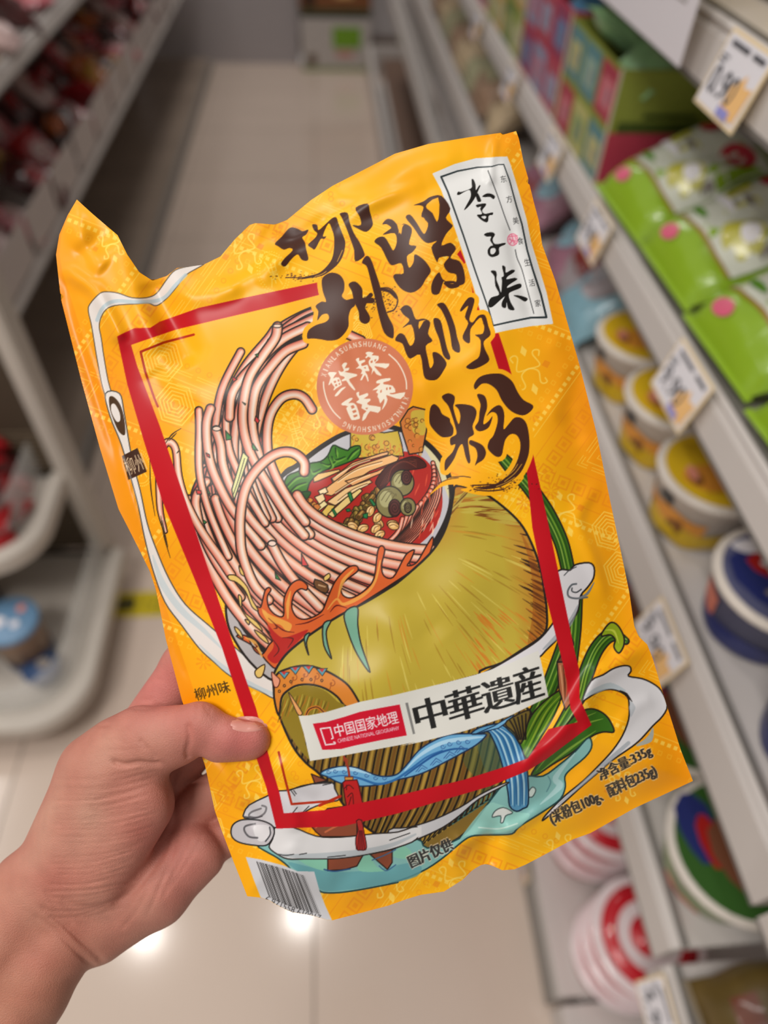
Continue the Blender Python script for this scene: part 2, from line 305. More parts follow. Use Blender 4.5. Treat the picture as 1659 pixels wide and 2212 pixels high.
# ---- crinkled bags
def pillow(name, label, cat, loc, size, mats, rot=(0, 0, 0), group=None, seed=0, crinkle=.12, n=14, patches=(), first=None, fins=True):
    if first:
        o = copy_tree(first); o.location = loc; o.rotation_euler = rot; o['label'] = label
        if group: o['group'] = group
        return o
    r = np.random.RandomState(seed); L, Wd, T = size
    t = thing(name, label, cat, loc, 0, group); t.rotation_euler = rot
    ph = r.uniform(0, 6, (6,)); fr = r.uniform(3, 9, (6, 2))
    def hh(u, v):
        b = (max(0, 1-abs(u)**3.2)*max(0, 1-abs(v)**3.2))**.55
        w = sum(math.sin(u*fr[i, 0]+v*fr[i, 1]+ph[i]) for i in range(6))
        return T/2*b*(1+crinkle*w*.5)
    def surf(u, v, s, off=0): 
        e = 1-.05*abs(v)**4*(1+.5*math.sin(u*9+ph[0]))
        return (u*L/2, v*Wd/2*e*(1-.06*abs(u)**3), s*(hh(u, v)+.0006+off))
    V, F = [], []
    for s in (1, -1):
        k = len(V)
        for i in range(n+1):
            for j in range(n+1): V.append(surf(-1+2*i/n, -1+2*j/n, s))
        for i in range(n):
            for j in range(n):
                q = (k+i*(n+1)+j, k+(i+1)*(n+1)+j, k+(i+1)*(n+1)+j+1, k+i*(n+1)+j+1); F.append(q if s > 0 else q[::-1])
    mesh_obj('bag_body', V, F, mats[0], t, smooth_=True)
    if fins:
        for s in (1, -1): m = MB(); m.box(*sorted((s*L/2*.985, s*L/2*1.06)), -Wd/2*.93, Wd/2*.93, -.0006, .0006); m.build('end_seal', mats[0], t)
    for nm, mm, u0, u1, v0, v1, kind in patches:
        V, F = [], []; N_ = 8
        for i in range(N_+1):
            for j in range(N_+1):
                a, b = i/N_*2-1, j/N_*2-1
                if kind == 'o': a, b = a*math.sqrt(1-b*b/2), b*math.sqrt(1-a*a/2)
                V.append(surf((u0+u1)/2+a*(u1-u0)/2, (v0+v1)/2+b*(v1-v0)/2, 1, .0009+(.0008 if kind == 'o' else 0)))
        for i in range(N_):
            for j in range(N_): F.append((i*(N_+1)+j, (i+1)*(N_+1)+j, (i+1)*(N_+1)+j+1, i*(N_+1)+j+1))
        mesh_obj(nm, V, F, mm, t, smooth_=True)
    return t
GBAG = mat('bag_green', (146, 184, 40), rough=.25, coat=.5, noise=.15, nscale=22, bump=.6, bscale=50); GWH = mat('bag_silver', (222, 226, 212), rough=.2, coat=.6, noise=.2, nscale=50, bump=.6, bscale=90); GRED = mat('bag_red', (190, 36, 60), rough=.25, coat=.5, noise=.2, nscale=60); GYEL = mat('bag_yel', (190, 186, 70), rough=.3, coat=.4); GBR = mat('bag_brown_line', (150, 120, 50), rough=.4); GPK = mat('bag_pink', (222, 100, 130), rough=.3)
PKGM = mat('mark_green', (90, 140, 40), rough=.3)
P_ = [('silver_face', GWH, -.5, .98, -.9, .9, 'q'), ('brown_band', GBR, -.55, -.5, -.88, .88, 'q'), ('red_badge', GRED, .3, .74, -.75, -.1, 'o'), ('red_mark', GRED, .4, .7, .3, .75, 'o'), ('badge_letter', PAPER, .44, .6, -.55, -.3, 'o'), ('pink_badge', GPK, -.86, -.66, .25, .7, 'o'), ('yellow_swirl', GYEL, -.42, .05, -.75, -.1, 'o'), ('yellow_stroke', GYEL, -.3, .25, .1, .3, 'q'), ('white_swirl', PAPER, -.22, .0, -.6, -.3, 'o'), ('yellow_letter', GYEL, -.05, .3, .5, .7, 'q'), ('white_glare_stroke', PAPER, -.1, .0, .2, .85, 'o'), ('grey_swirl', STEELD, -.12, .06, -.85, -.7, 'o'), ('yellow_stroke', GYEL, .05, .2, -.2, .0, 'o'), ('white_glare_stroke', PAPER, .74, .92, -.3, .5, 'o'), ('grey_letter', STEELD, .12, .2, .15, .42, 'o'), ('green_mark', PKGM, -.4, -.3, .3, .8, 'o'), ('grey_letter', STEELD, -.02, .06, -.1, .4, 'q')]  # print, plus white and yellow patches painted as highlights on the silver film
gg = 'green and silver snack bags in a row'
g0 = pillow('snack_bag', 'green and silver snack bag, farthest of the front row, beside the tall boxes', 'snack bag', (.448, .850, 1.045), (.175, .150, .062), [GBAG], (.10, -.42, .1), gg, 3, .17, patches=P_)
for x, y, z, a, lb in ((.452, .690, 1.048, .06, 'green and silver snack bag, second of the front row on the upper right shelf'), (.454, .540, 1.046, .02, 'green and silver snack bag, third of the front row, above the price card'), (.456, .390, 1.046, -.03, 'green and silver snack bag nearest the right frame edge'),
                       (.456, .250, 1.046, 0, 'green snack bag cut off by the right frame edge')):
    pillow('', lb, '', (x, y, z), 0, 0, (a, -.42, .06), gg, first=g0)
for x, y, z, lb in ((.62, .93, 1.085, 'green and silver snack bag lying behind the farthest front one'), (.62, .77, 1.085, 'green and silver snack bag in the back row, between two front bags'), (.62, .61, 1.085, 'green and silver snack bag in the back row at the right edge')):
    pillow('', lb, '', (x, y, z), 0, 0, (.1, -.35, .05), gg, first=g0)
# ---- display cartons of small packets, further along the same shelf
def display(label, y0, y1, z1, front, side_cols, x0=.372, x1=.53, split=.5):
    t = thing('display_box', label, 'display box', (x0, y0, .989), 0, 'printed display boxes on the upper shelf'); w, d, h = x1-x0, y1-y0, z1-.989
    m = MB(); m.box(0, .003, 0, d, 0, h); m.box(w-.003, w, 0, d, 0, h); m.box(.003, w-.003, 0, .003, 0, h); m.box(.003, w-.003, d-.003, d, 0, h); m.box(.003, w-.003, .003, d-.003, 0, .003); m.build('carton', front[0], t)
    m = MB(); m.box(0, w, -.0008, 0, 0, h*split); m.build('lower_front', front[1], t)
    m = MB(); m.box(w*.06, w*.94, -.0014, -.0008, h*split, h*(split+.09)); m.box(w*.3, w*.75, -.0014, -.0008, h*.25, h*.31); m.box(w*.26, w*.72, -.0014, 0, h*.62, h*.66); m.build('front_print', front[2], t)
    n = max(2, int(d/.075))
    for i in range(n):
        for j in range(2):
            c = side_cols[(i+j*2) % len(side_cols)]; ya, yb = d*(i+.06)/n, d*(i+.94)/n; za, zb = h*(j*.5+.04), h*(j*.5+.46)
            m = MB(); m.box(-.001, 0, ya, yb, za, zb); m.box(-.0016, -.001, ya+(yb-ya)*.15, ya+(yb-ya)*.8, za+(zb-za)*.2, za+(zb-za)*.75, 1); m.box(-.0021, -.0016, ya+(yb-ya)*.3, ya+(yb-ya)*.4, za+(zb-za)*.3, za+(zb-za)*.6, 2); m.build('side_print', [mat(c[0], c[1]), mat(c[2], c[3]), mat('dp_grey', (130, 126, 140))], t)
    m = MB(); m.box(-.0016, 0, 0, .006, 0, h); m.build('edge_print', mat('dp_edge', (200, 190, 170)), t)
    return t
OL = mat('dp_olive', (138, 148, 60)); CR_ = mat('dp_crimson', (184, 62, 84)); PL = mat('dp_pale', (176, 166, 150))
S1 = [('dp_teal', (96, 140, 146), 'dp_sand', (190, 186, 130)), ('dp_yel', (190, 186, 120), 'dp_sage', (140, 160, 110)), ('dp_red', (176, 66, 84), 'dp_rose', (206, 120, 130)), ('dp_teal', (96, 140, 146), 'dp_mint', (150, 176, 160))]
S2 = [('dp_red2', (178, 84, 100), 'dp_lav', (160, 160, 186)), ('dp_lav2', (140, 150, 178), 'dp_pinkp', (190, 130, 150)), ('dp_plum', (150, 70, 100), 'dp_bluep', (110, 130, 170))]
S3 = [('dp_lime', (160, 170, 96), 'dp_cream', (206, 204, 160)), ('dp_sage2', (110, 134, 84), 'dp_lime2', (180, 184, 120)), ('dp_tan', (206, 170, 110), 'dp_cream', (206, 204, 160))]
S4 = [('dp_rose2', (196, 100, 120), 'dp_slate', (90, 104, 120)), ('dp_rose3', (206, 116, 136), 'dp_pink4', (216, 150, 160))]
display('tall display box with olive and crimson front, beside the green bags', .955, 1.20, 1.135, (OL, CR_, mat('dp_txt', (70, 84, 30))), S1)
display('display box with a pink and blue patterned side behind the olive fronted one', 1.205, 1.50, 1.14, (CR_, OL, PL), S2)
display('display box with a pale green and cream side, third from the green bags', 1.505, 1.86, 1.14, (OL, OL, PL), S3)
display('display box with a rose and slate side near the top of the photo', 1.865, 2.3, 1.14, (CR_, CR_, PL), S4)
display('display box with an orange side farthest along the upper shelf', 2.305, 2.8, 1.12, (OL, CR_, PL), [('dp_or', (196, 120, 60), 'dp_or2', (150, 80, 50))])
PKG = mat('packet_green', (150, 196, 140), rough=.2, coat=.5, noise=.3, nscale=60); PKB = mat('packet_blue', (90, 146, 186), rough=.25, coat=.5, noise=.3, nscale=60); PKY = mat('packet_lime', (140, 150, 40), rough=.3, noise=.3, nscale=40)
pk = pillow('snack_packet', 'small green shiny packet heaped in the olive fronted display box', 'snack packet', (.44, 1.00, 1.142), (.12, .075, .035), [PKG], (.3, -.5, .4), 'small packets in the display boxes', 9, .2, 8)
for x, y, z, r, lb in ((.48, 1.05, 1.146, .9, 'small green shiny packet farther back in the olive fronted box'), (.42, 1.08, 1.142, 2.2, 'small green packet by the teal side of the olive fronted box'), (.48, 1.13, 1.144, 1.4, 'small green packet at the rear of the olive fronted box')):
    pillow('', lb, '', (x, y, z), 0, 0, (.2, -.3, r), None, first=pk)
pb = pillow('snack_packet', 'blue packet lying on the pink and blue display box', 'snack packet', (.45, 1.27, 1.152), (.13, .08, .03), [PKB], (.1, -.3, .6), 'small packets in the display boxes', 10, .2, 8)
pillow('', 'blue packet overlapping another on the pink and blue box', '', (.46, 1.39, 1.156), 0, 0, (.2, -.2, 1.8), None, first=pb)
pillow('snack_packet', 'lime green packet on the pale green display box', 'snack packet', (.46, 1.62, 1.155), (.16, .1, .03), [PKY], (.1, -.3, .6), 'small packets in the display boxes', 12, .2, 8)
# top shelf goods
YB = mat('bag_mustard', (206, 176, 30), rough=.3, coat=.3); BB = mat('bag_cocoa', (110, 74, 44), rough=.35)
yb = pillow('snack_bag', 'mustard yellow bag with a brown picture on the top shelf, upper right corner', 'snack bag', (.50, .86, 1.33), (.20, .15, .06), [YB], (0, -1.05, .1), 'mustard bags on the top shelf', 21, .08, patches=[('picture', BB, -.5, .2, -.7, .4, 'o'), ('pale_print', PAPER, -.6, -.2, -.3, .6, 'q')])
for y, lb in ((.70, 'mustard yellow bag at the upper right frame corner, above the big price card'), (1.02, 'mustard yellow bag partly behind the white notice')): pillow('', lb, '', (.50, y, 1.33), 0, 0, (0, -1.05, .05), None, first=yb)
# middle shelf, further along: purple, blue and beige bags
def row(nm, base, pts, colors, size, gname, rot0=(0, -.9, 0)):
    first = {}
    for i, (x, y, z, ci, lb) in enumerate(pts):
        r = (rot0[0]+random.uniform(-.1, .1), rot0[1]+random.uniform(-.12, .12), rot0[2]+random.uniform(-.15, .15))
        if ci in first: pillow('', lb, '', (x, y, z), 0, 0, r, gname, first=first[ci])
        else: first[ci] = pillow(nm, lb, base, (x, y, z), size, [colors[ci]], r, gname, 30+i, .16, 10, patches=[('printed_face', colors[(ci+1) % len(colors)], -.4, .5, -.6, .6, 'o')])
PUR = mat('bag_plum', (160, 112, 130), rough=.3, coat=.4, noise=.4, nscale=30); LBL = mat('bag_lightblue', (140, 184, 200), rough=.25, coat=.5, noise=.4, nscale=30); SIL = mat('bag_grey', (176, 166, 170), rough=.25, coat=.5, noise=.5, nscale=30); MAR = mat('bag_maroon', (140, 60, 56), rough=.3, coat=.3, noise=.3, nscale=30)
row('snack_bag', 'snack bag', [(.43, 0.93, .835, 1, 'light blue crinkled bag on the middle shelf just past the yellow cups'), (.44, 1.01, .835, 2, 'grey crinkled bag beside the light blue one on the middle shelf'), (.43, 1.09, .835, 0, 'plum bag on the middle shelf behind the brand label corner'), (.46, 1.33, .83, 3, 'maroon bag on the middle shelf, right of the pouch top'), (.43, 1.27, .835, 0, 'second plum bag on the middle shelf, above the pouch notch'), (.58, 1.08, .85, 1, 'light blue bag in the back row of the middle shelf'), (.58, 1.26, .85, 0, 'plum bag in the back row of the middle shelf'), (.43, 1.35, .835, 3, 'last maroon bag before the beige bags')],
    [PUR, LBL, SIL, MAR], (.155, .125, .06), 'crinkled bags on the middle shelf', (0, -.75, 0))
BEI = mat('bag_beige', (206, 184, 150), rough=.5, noise=.3, nscale=20); TAU = mat('bag_taupe', (166, 136, 112), rough=.5, noise=.3, nscale=20); SAG = mat('bag_sage', (176, 174, 140), rough=.5, noise=.3, nscale=20)
row('food_bag', 'food bag', [(.435, 1.72+.16*k, .85, k % 3, 'beige brown standing bag, number %s in the row above the pouch towards the far end' % w) for k, w in enumerate(('one', 'two', 'three', 'four', 'five', 'six', 'seven', 'eight'))], [BEI, TAU, SAG], (.16, .15, .07), 'beige bags along the middle shelf', (0, -.8, 0))
GD = mat('bag_deepgreen', (56, 104, 56), rough=.3, noise=.3, nscale=20)
row('food_bag', 'food bag', [(.45, 3.1+.2*k, .84, k % 3, 'dark green and maroon bag at the far end of the middle shelf, %s' % w) for k, w in enumerate(('nearest', 'second', 'third', 'farthest'))], [GD, MAR, PKY], (.17, .15, .07), 'dark bags at the far end of the middle shelf', (0, -1.2, 0))
# lower shelf far part: white packages ; base shelf dark jars
m0 = None
for k in range(5):
    y = 1.0+.42*k
    t = thing('paper_pack', 'white pack on the lower right shelf behind the pouch, %s along the aisle' % ('first', 'second', 'third', 'fourth', 'farthest')[k], 'pack', (.46, y, .498), 0, 'white packs on the lower shelf'); m = MB(); m.box(-.07, .07, -.17, .17, 0, .10, 0, .012); m.build('wrapper', mat('pack_white', (190, 184, 182), rough=.5, noise=.1, nscale=10), t); m = MB(); m.box(-.0712, -.07, -.1, .02, .03, .07); m.build('printed_mark', DARK if k % 2 else STEELD, t)
for k in range(7):
    y = .62+.3*k; t = thing('glass_jar', 'dark jar with an orange label on the base shelf, %s from the red banded bowls' % ('first', 'second', 'third', 'fourth', 'fifth', 'sixth', 'seventh')[k], 'jar', (.43, y, .086), 0, 'dark jars on the base shelf')
    m = MB(); m.lathe([(.001, 0), (.045, 0), (.05, .01), (.05, .1), (.036, .118), (.036, .122)]); m.build('jar_body', mat('jar_dark', (56, 34, 26), rough=.2), t, True); m = MB(); m.lathe([(.038, .12), (.038, .138), (.001, .139)]); m.build('cap', mat('jar_cap', (70, 66, 62)), t, True); m = MB(); m.lathe([(.0505, .03), (.0505, .08)]); m.build('label_band', mat('jar_label', (176, 84, 30)), t, True)
# brown snack bags in the near bay
BR1 = mat('bag_rust', (120, 62, 40), rough=.3, coat=.4, noise=.5, nscale=26); BR2 = mat('bag_salmon', (196, 150, 130), rough=.3, coat=.4, noise=.3, nscale=40); BR3 = mat('bag_olive', (104, 84, 40), rough=.3, noise=.4, nscale=30)
br = pillow('snack_bag', 'brown and pink printed bag at the bottom right, nearest the pouch', 'snack bag', (.47, .03, .515), (.19, .15, .07), [BR3], (0, -.5, .1), 'brown bags in the near bay', 41, .16, patches=[('picture', BR2, -.3, .5, -.6, .2, 'o'), ('red_print', REDC, -.1, .15, -.3, .1, 'o'), ('rust_print', BR1, -.6, -.3, -.7, .6, 'q')])
for x, y, z, lb in ((.48, -.13, .515, 'brown and pink printed bag in the very bottom right corner'), (.50, -.05, .60, 'brown and pink printed bag lying on top of the two lower ones'), (.60, .03, .56, 'brown bag behind the nearest brown one')): pillow('', lb, '', (x, y, z), 0, 0, (.1, -.4, .3), None, first=br)

# ---------------------------------------------------------------- left side
gl = thing('shelf_unit', 'long white shelf unit along the left side of the aisle, full of red sweets', 'shelf', (0, 0, 0))
XL, YA, YB_ = -.70, 1.10, 5.0
for z0, z1 in ((.525, .55), (.875, .905)): shelf(gl, z0, z1, YA, YB_, XL, .5, -1)
m = MB(); m.box(XL-.02, XL+.0, YA, YB_, .0, .05, 0, .002); m.build('kick_plate', STEELD, gl)
m = MB(); m.box(XL-.5, XL-.02, YA, YB_, .03, .05); m.build('deck', mat('deck_brown', (160, 144, 130), rough=.25, noise=.35, nscale=5), gl)
m = MB(); m.box(XL-.52, XL-.5, YA, YB_, 0, 1.9); m.build('back_panel', mat('shelf_back', None), gl)
# slotted fence panels along the sweets shelf
FEN = mat('fence_white', (196, 186, 182), rough=.4)
for k in range(16):
    y = YA+.03+.235*k; m = MB(); m.box(XL+.001-.006, XL-.001, y+.004, y+.214, .556, .655, 0, .002); m.build('fence_panel', FEN, gl)
# sweets: heaped pillow bags
RM = [mat('sweet_red', (176, 26, 34), rough=.25, coat=.5, noise=.5, nscale=40), mat('sweet_dark', (84, 22, 22), rough=.3, coat=.5, noise=.5, nscale=40), mat('sweet_orange', (190, 96, 34), rough=.25, coat=.5, noise=.4, nscale=40), mat('sweet_pink', (206, 110, 120), rough=.25, coat=.5, noise=.4, nscale=50), mat('sweet_white', (210, 180, 176), rough=.3, coat=.4, noise=.3, nscale=50), mat('sweet_gold', (206, 160, 60), rough=.25, coat=.5, noise=.4, nscale=40), mat('sweet_brown', (70, 34, 22), rough=.3, coat=.4, noise=.4, nscale=40)]
CN = ['red', 'dark red', 'orange', 'pink', 'white and red', 'gold', 'brown']
def heap(label, group, spots, size, order, rnd, face=(4, 0, 5, 4, 0, 1, 2)):
    first = {}; r = random.Random(rnd)
    for i, (x, y, z) in enumerate(spots):
        c = order[i % len(order)]; lb = label(i, CN[c])
        rot = (r.uniform(-.5, .5), r.uniform(.15, .9), r.uniform(-1.2, 1.2))
        if c in first: pillow('', lb, '', (x, y, z), 0, 0, rot, group, first=first[c])
        else: first[c] = pillow('sweet_bag', lb, 'sweet bag', (x, y, z), size, [RM[c]], rot, group, 60+rnd+i, .22, 9, patches=[('printed_face', RM[face[c]], -.45, .4, -.6, .5, 'o')])
sp = []
r_ = random.Random(2)
for k in range(17):
    for q in range(3): sp.append((XL-.075-.13*q+r_.uniform(-.02, .02), 1.20+.165*k+.05*(q % 2)+r_.uniform(-.02, .02), .60+.045*q+r_.uniform(-.01, .02)))
WH = ['front', 'middle', 'back']
ORD = ('first', 'second', 'third', 'fourth', 'fifth', 'sixth', 'seventh', 'eighth', 'ninth', 'tenth', 'eleventh', 'twelfth', 'thirteenth', 'fourteenth', 'fifteenth', 'sixteenth', 'seventeenth')
heap(lambda i, c: '%s sweet bag, left middle shelf, %s line, %s from its near end' % (c, WH[i % 3], ORD[i//3]), 'sweet bags on the left middle shelf', sp, (.15, .11, .05), [0, 6, 1, 2, 3, 4, 4, 0, 1, 3, 2, 0, 1, 5, 6, 0, 3], 1)
sp = [(XL-.07-.12*q, 1.5+.19*k, .94+.03*q) for k in range(9) for q in range(2)]
heap(lambda i, c: '%s sweet bag, upper left shelf, %s line, %s from the near end' % (c, WH[i % 2], ('first', 'second', 'third', 'fourth', 'fifth', 'sixth', 'seventh', 'eighth', 'ninth')[i//2]), 'sweet bags on the upper left shelf', sp, (.15, .12, .05), [4, 3, 5, 0, 4, 3, 1], 5)
# plastic tubs standing low on the left
for k in range(0):
    t = thing('storage_tub', 'grey lidded tub low under the left shelf, %s from the near end' % ('first', 'second', 'third', 'fourth', 'fifth')[k], 'tub', (XL-.17, 1.5+.55*k, .051), 0, 'tubs under the left shelf'); m = MB(); m.box(-.11, .11, -.19, .19, 0, .12, 0, .012); m.build('tub_body', mat('tub_grey', (126, 114, 104), rough=.4, noise=.2, nscale=8), t); m = MB(); m.box(-.115, .115, -.195, .195, .12, .13, 0, .003); m.build('lid', mat('tub_lid', (150, 140, 132), rough=.3), t)

# end-of-aisle stand with two round-cornered trays
st = thing('display_stand', 'white stand with two round-cornered trays at the near end of the left shelf', 'display stand', (0, 0, 0))
STW = mat('stand_white', (198, 190, 180), rough=.4)
m = MB(); m.box(-.580, -.548, 1.03, 1.09, 0, 1.7, 0, .004); m.build('post', STW, st)
m = MB(); m.box(-1.25, -1.20, 1.03, 1.09, 0, 1.7, 0, .004); m.build('post', STW, st)
def rrect(x0, x1, y0, y1, r, n=10):
    P = []
    for cx, cy, a0 in ((x1-r, y0+r, -90), (x1, y1, 0), (x0, y1, 90), (x0+r, y0+r, 180)):
        if (cx, cy) in ((x1, y1), (x0, y1)): P.append((cx, cy)); continue
        for i in range(n+1): a = math.radians(a0+90*i/n); P.append((cx+r*math.cos(a), cy+r*math.sin(a)))
    return P
def tray(z, x0, x1, y0, y1, r, fence):
    O = rrect(x0, x1, y0, y1, r); I = rrect(x0+.03, x1-.03, y0+.03, y1, r-.02); n = len(O)
    m = MB(); k = 0
    rings = [(O, z-.02), (O, z+.012), (rrect(x0+.006, x1-.006, y0+.006, y1, r-.004), z+.018), (rrect(x0+.024, x1-.024, y0+.024, y1, r-.016), z+.018), (I, z+.010), (I, z+.002)]
    V = [(x, y, zz) for R_, zz in rings for x, y in R_]
    F = [(j*n+i, j*n+(i+1) % n, (j+1)*n+(i+1) % n, (j+1)*n+i) for j in range(5) for i in range(n)]+[tuple(range(n))[::-1], tuple(range(5*n, 6*n))]
    m.add(V, F); o = m.build('tray', STW, st)
    Fo = rrect(x0+.045, x1-.045, y0+.045, y1, r-.03); Fi = rrect(x0+.048, x1-.048, y0+.048, y1, r-.033); m = MB()
    V = [(x, y, zz) for R_, zz in ((Fo, z+.002), (Fo, z+fence), (Fi, z+fence), (Fi, z+.002)) for x, y in R_]
    F = [(j*n+i, j*n+(i+1) % n, (j+1)*n+(i+1) % n, (j+1)*n+i) for j in range(3) for i in range(n) if not (i in (11, 12))]
    m.add(V, F); m.build('clear_fence', CLEAR, o, True)
tray(.36, -1.20, -.566, .80, 1.04, .11, .10)
tray(.10, -1.22, -.512, .60, 1.04, .12, .09)
m = MB(); m.box(-1.2, -.58, 1.045, 1.055, .12, 1.5); m.build('mesh_back', mat('mesh_dark', (74, 62, 48), rough=.7), st)
m = MB()
for i in range(30): m.box(-1.2, -.58, 1.0425, 1.045, .13+.012*i, .134+.012*i)
m.build('mesh_slats', mat('mesh_brown', (110, 96, 78), rough=.6), st)
# boxed red sweets in the upper tray
sp = []
r_ = random.Random(8)
for i in range(6):
    for j in range(3):
        for q in range(3): sp.append((-.655-.085*i+r_.uniform(-.012, .012)-.012*q, .875+.062*j+r_.uniform(-.008, .008)+.01*q, .385+.045*q+r_.uniform(0, .01)))
heap(lambda i, c: '%s sweet in the upper tray, %s layer, %s row from the aisle, %s place' % (c, ('lower', 'middle', 'upper')[i % 3], ORD[i//9], ('front', 'middle', 'back')[(i//3) % 3]), 'red sweets in the upper tray', sp, (.095, .065, .036), [0, 0, 1, 0, 0, 3, 0, 1], 9, (3, 0, 5, 0, 0, 1, 2))
# lidded cups in the lower tray
LB = mat('lid_blue', (110, 150, 186), rough=.3, noise=.25, nscale=30); CBR = mat('cup_contents', (150, 120, 96), rough=.4, noise=.4, nscale=60); NAV = mat('cup_navy', (60, 84, 124), rough=.4, noise=.3, nscale=40)
t0 = thing('snack_tub', 'brown snack cup with a pale blue lid in the lower tray of the left stand', 'snack cup', (-.655, .775, .104), 0, 'blue lidded cups in the lower tray')
m = MB(); m.lathe([(.001, 0), (.045, 0), (.050, .09), (.052, .125)]); m.build('cup_body', CBR, t0, True); m = MB(); m.lathe([(.0475, .001), (.0485, .03)]); m.build('navy_band', NAV, t0, True)
m = MB(); m.lathe([(.0545, .118), (.0555, .128), (.052, .132), (.001, .133)]); m.build('lid', LB, t0, True)
blob(t0, 'white_print', PAPER, .022, .1335, 3.5, .018, .014); blob(t0, 'pink_print', PINKP, .03, .1335, .9, .008, .01); blob(t0, 'white_mark', PAPER, .02, .1335, 5.6, .009, .009)
for x, y, lb in ((-.78, .75, 'blue lidded snack cup at the left frame edge in the lower tray'), (-.80, .90, 'blue lidded snack cup at the back of the lower tray'), (-.93, .80, 'blue lidded snack cup farthest left in the lower tray')):
    o = copy_tree(t0); o.location = (x, y, .104); o.rotation_euler = (0, 0, x*20); o['label'] = lb
t = thing('snack_tub', 'low navy snack tub near the rounded corner of the lower tray', 'snack cup', (-.612, .722, .104)); m = MB(); m.lathe([(.001, 0), (.030, 0), (.036, .03), (.0365, .036), (.001, .037)]); m.build('cup_body', NAV, t, True); blob(t, 'lid_print', mat('tub_print', (150, 140, 130)), .008, .0372, 1, .014, .012)

# ---------------------------------------------------------------- printed artwork of the pouch (albedo painted on its surface)
G_ = 1.5                                   # vertex spacing of the pouch front, in drawing units
AX0, AY0, AX1, AY1 = 112, 272, 1512, 2000
AW, AH = int((AX1-AX0)/G_)+1, int((AY1-AY0)/G_)+1
ART = np.zeros((AH, AW, 3), np.float32)
PART = np.zeros((AH, AW), np.int8)         # which printed label a spot belongs to
GX, GY = np.meshgrid(AX0+np.arange(AW)*G_, AY0+np.arange(AH)*G_)
rng = np.random.RandomState(7)

def col(c):
    return np.array(c, np.float32)/255.0

def smooth(pts, closed=False, n=6):
    P = np.array(pts, float)
    m = len(P)
    if m < 3: 
        t = np.linspace(0, 1, n*2)[:, None]
        return P[0]*(1-t)+P[1]*t
    out = []
    rngi = range(m) if closed else range(m-1)
    for i in rngi:
        if closed: p0, p1, p2, p3 = P[(i-1) % m], P[i], P[(i+1) % m], P[(i+2) % m]
        else: p0, p1, p2, p3 = P[max(i-1, 0)], P[i], P[i+1], P[min(i+2, m-1)]
        t = (np.arange(n)/n)[:, None]
        out.append(.5*((2*p1)+(-p0+p2)*t+(2*p0-5*p1+4*p2-p3)*t*t+(-p0+3*p1-3*p2+p3)*t**3))
    if not closed: out.append(P[-1:])
    return np.vstack(out)

def cover(pts):
    """exact-ish coverage of a closed polygon: (y0, x0, alpha)"""
    P = np.asarray(pts, float)
    X = (P[:, 0]-AX0)/G_; Y = (P[:, 1]-AY0)/G_
    x0 = max(int(X.min())-1, 0); x1 = min(int(X.max())+2, AW-1)
    y0 = max(int(Y.min())-1, 0); y1 = min(int(Y.max())+2, AH-1)
    if x1 <= x0 or y1 <= y0: return 0, 0, np.zeros((0, 0), np.float32)
    A = np.zeros((y1-y0+1, x1-x0+2), np.float32)
    Xn, Yn = np.roll(X, -1), np.roll(Y, -1)
    S = 3
    for r in range(y0, y1+1):
        for s in range(S):
            y = r-.5+(s+.5)/S
            k = (Y <= y) != (Yn <= y)
            if not k.any(): continue
            xs = np.sort(X[k]+(y-Y[k])*(Xn[k]-X[k])/(Yn[k]-Y[k]))
            for a, b in zip(xs[0::2], xs[1::2]):
                a = max(a+.5, x0); b = min(b+.5, x1+1)
                if b <= a: continue
                ia, ib = int(a), int(b)
                row = A[r-y0]
                if ia == ib: row[ia-x0] += (b-a)/S
                else:
                    row[ia-x0] += (ia+1-a)/S
                    row[ia+1-x0:ib-x0] += 1/S
                    row[ib-x0] += (b-ib)/S
    return y0, x0, np.clip(A[:, :x1-x0+1], 0, 1)

def blend(y0, x0, A, c, alpha=1.0, part=None):
    h, w = A.shape
    if h == 0 or w == 0: return
    a = (A*alpha)[..., None]
    reg = ART[y0:y0+h, x0:x0+w]
    cc = c[y0:y0+h, x0:x0+w] if isinstance(c, np.ndarray) and c.ndim == 3 else col(c)
    reg[:] = reg*(1-a)+cc*a
    if part is not None: PART[y0:y0+h, x0:x0+w][A > .5] = part

def poly(pts, c, alpha=1.0, sm=0, part=None, line=None, lw=4):
    P = smooth(pts, True, sm) if sm else np.asarray(pts, float)
    y0, x0, A = cover(P)
    blend(y0, x0, A, c, alpha, part)
    if line is not None: stroke(np.vstack([P, P[:1]]), lw, line, sm=0)
    return P

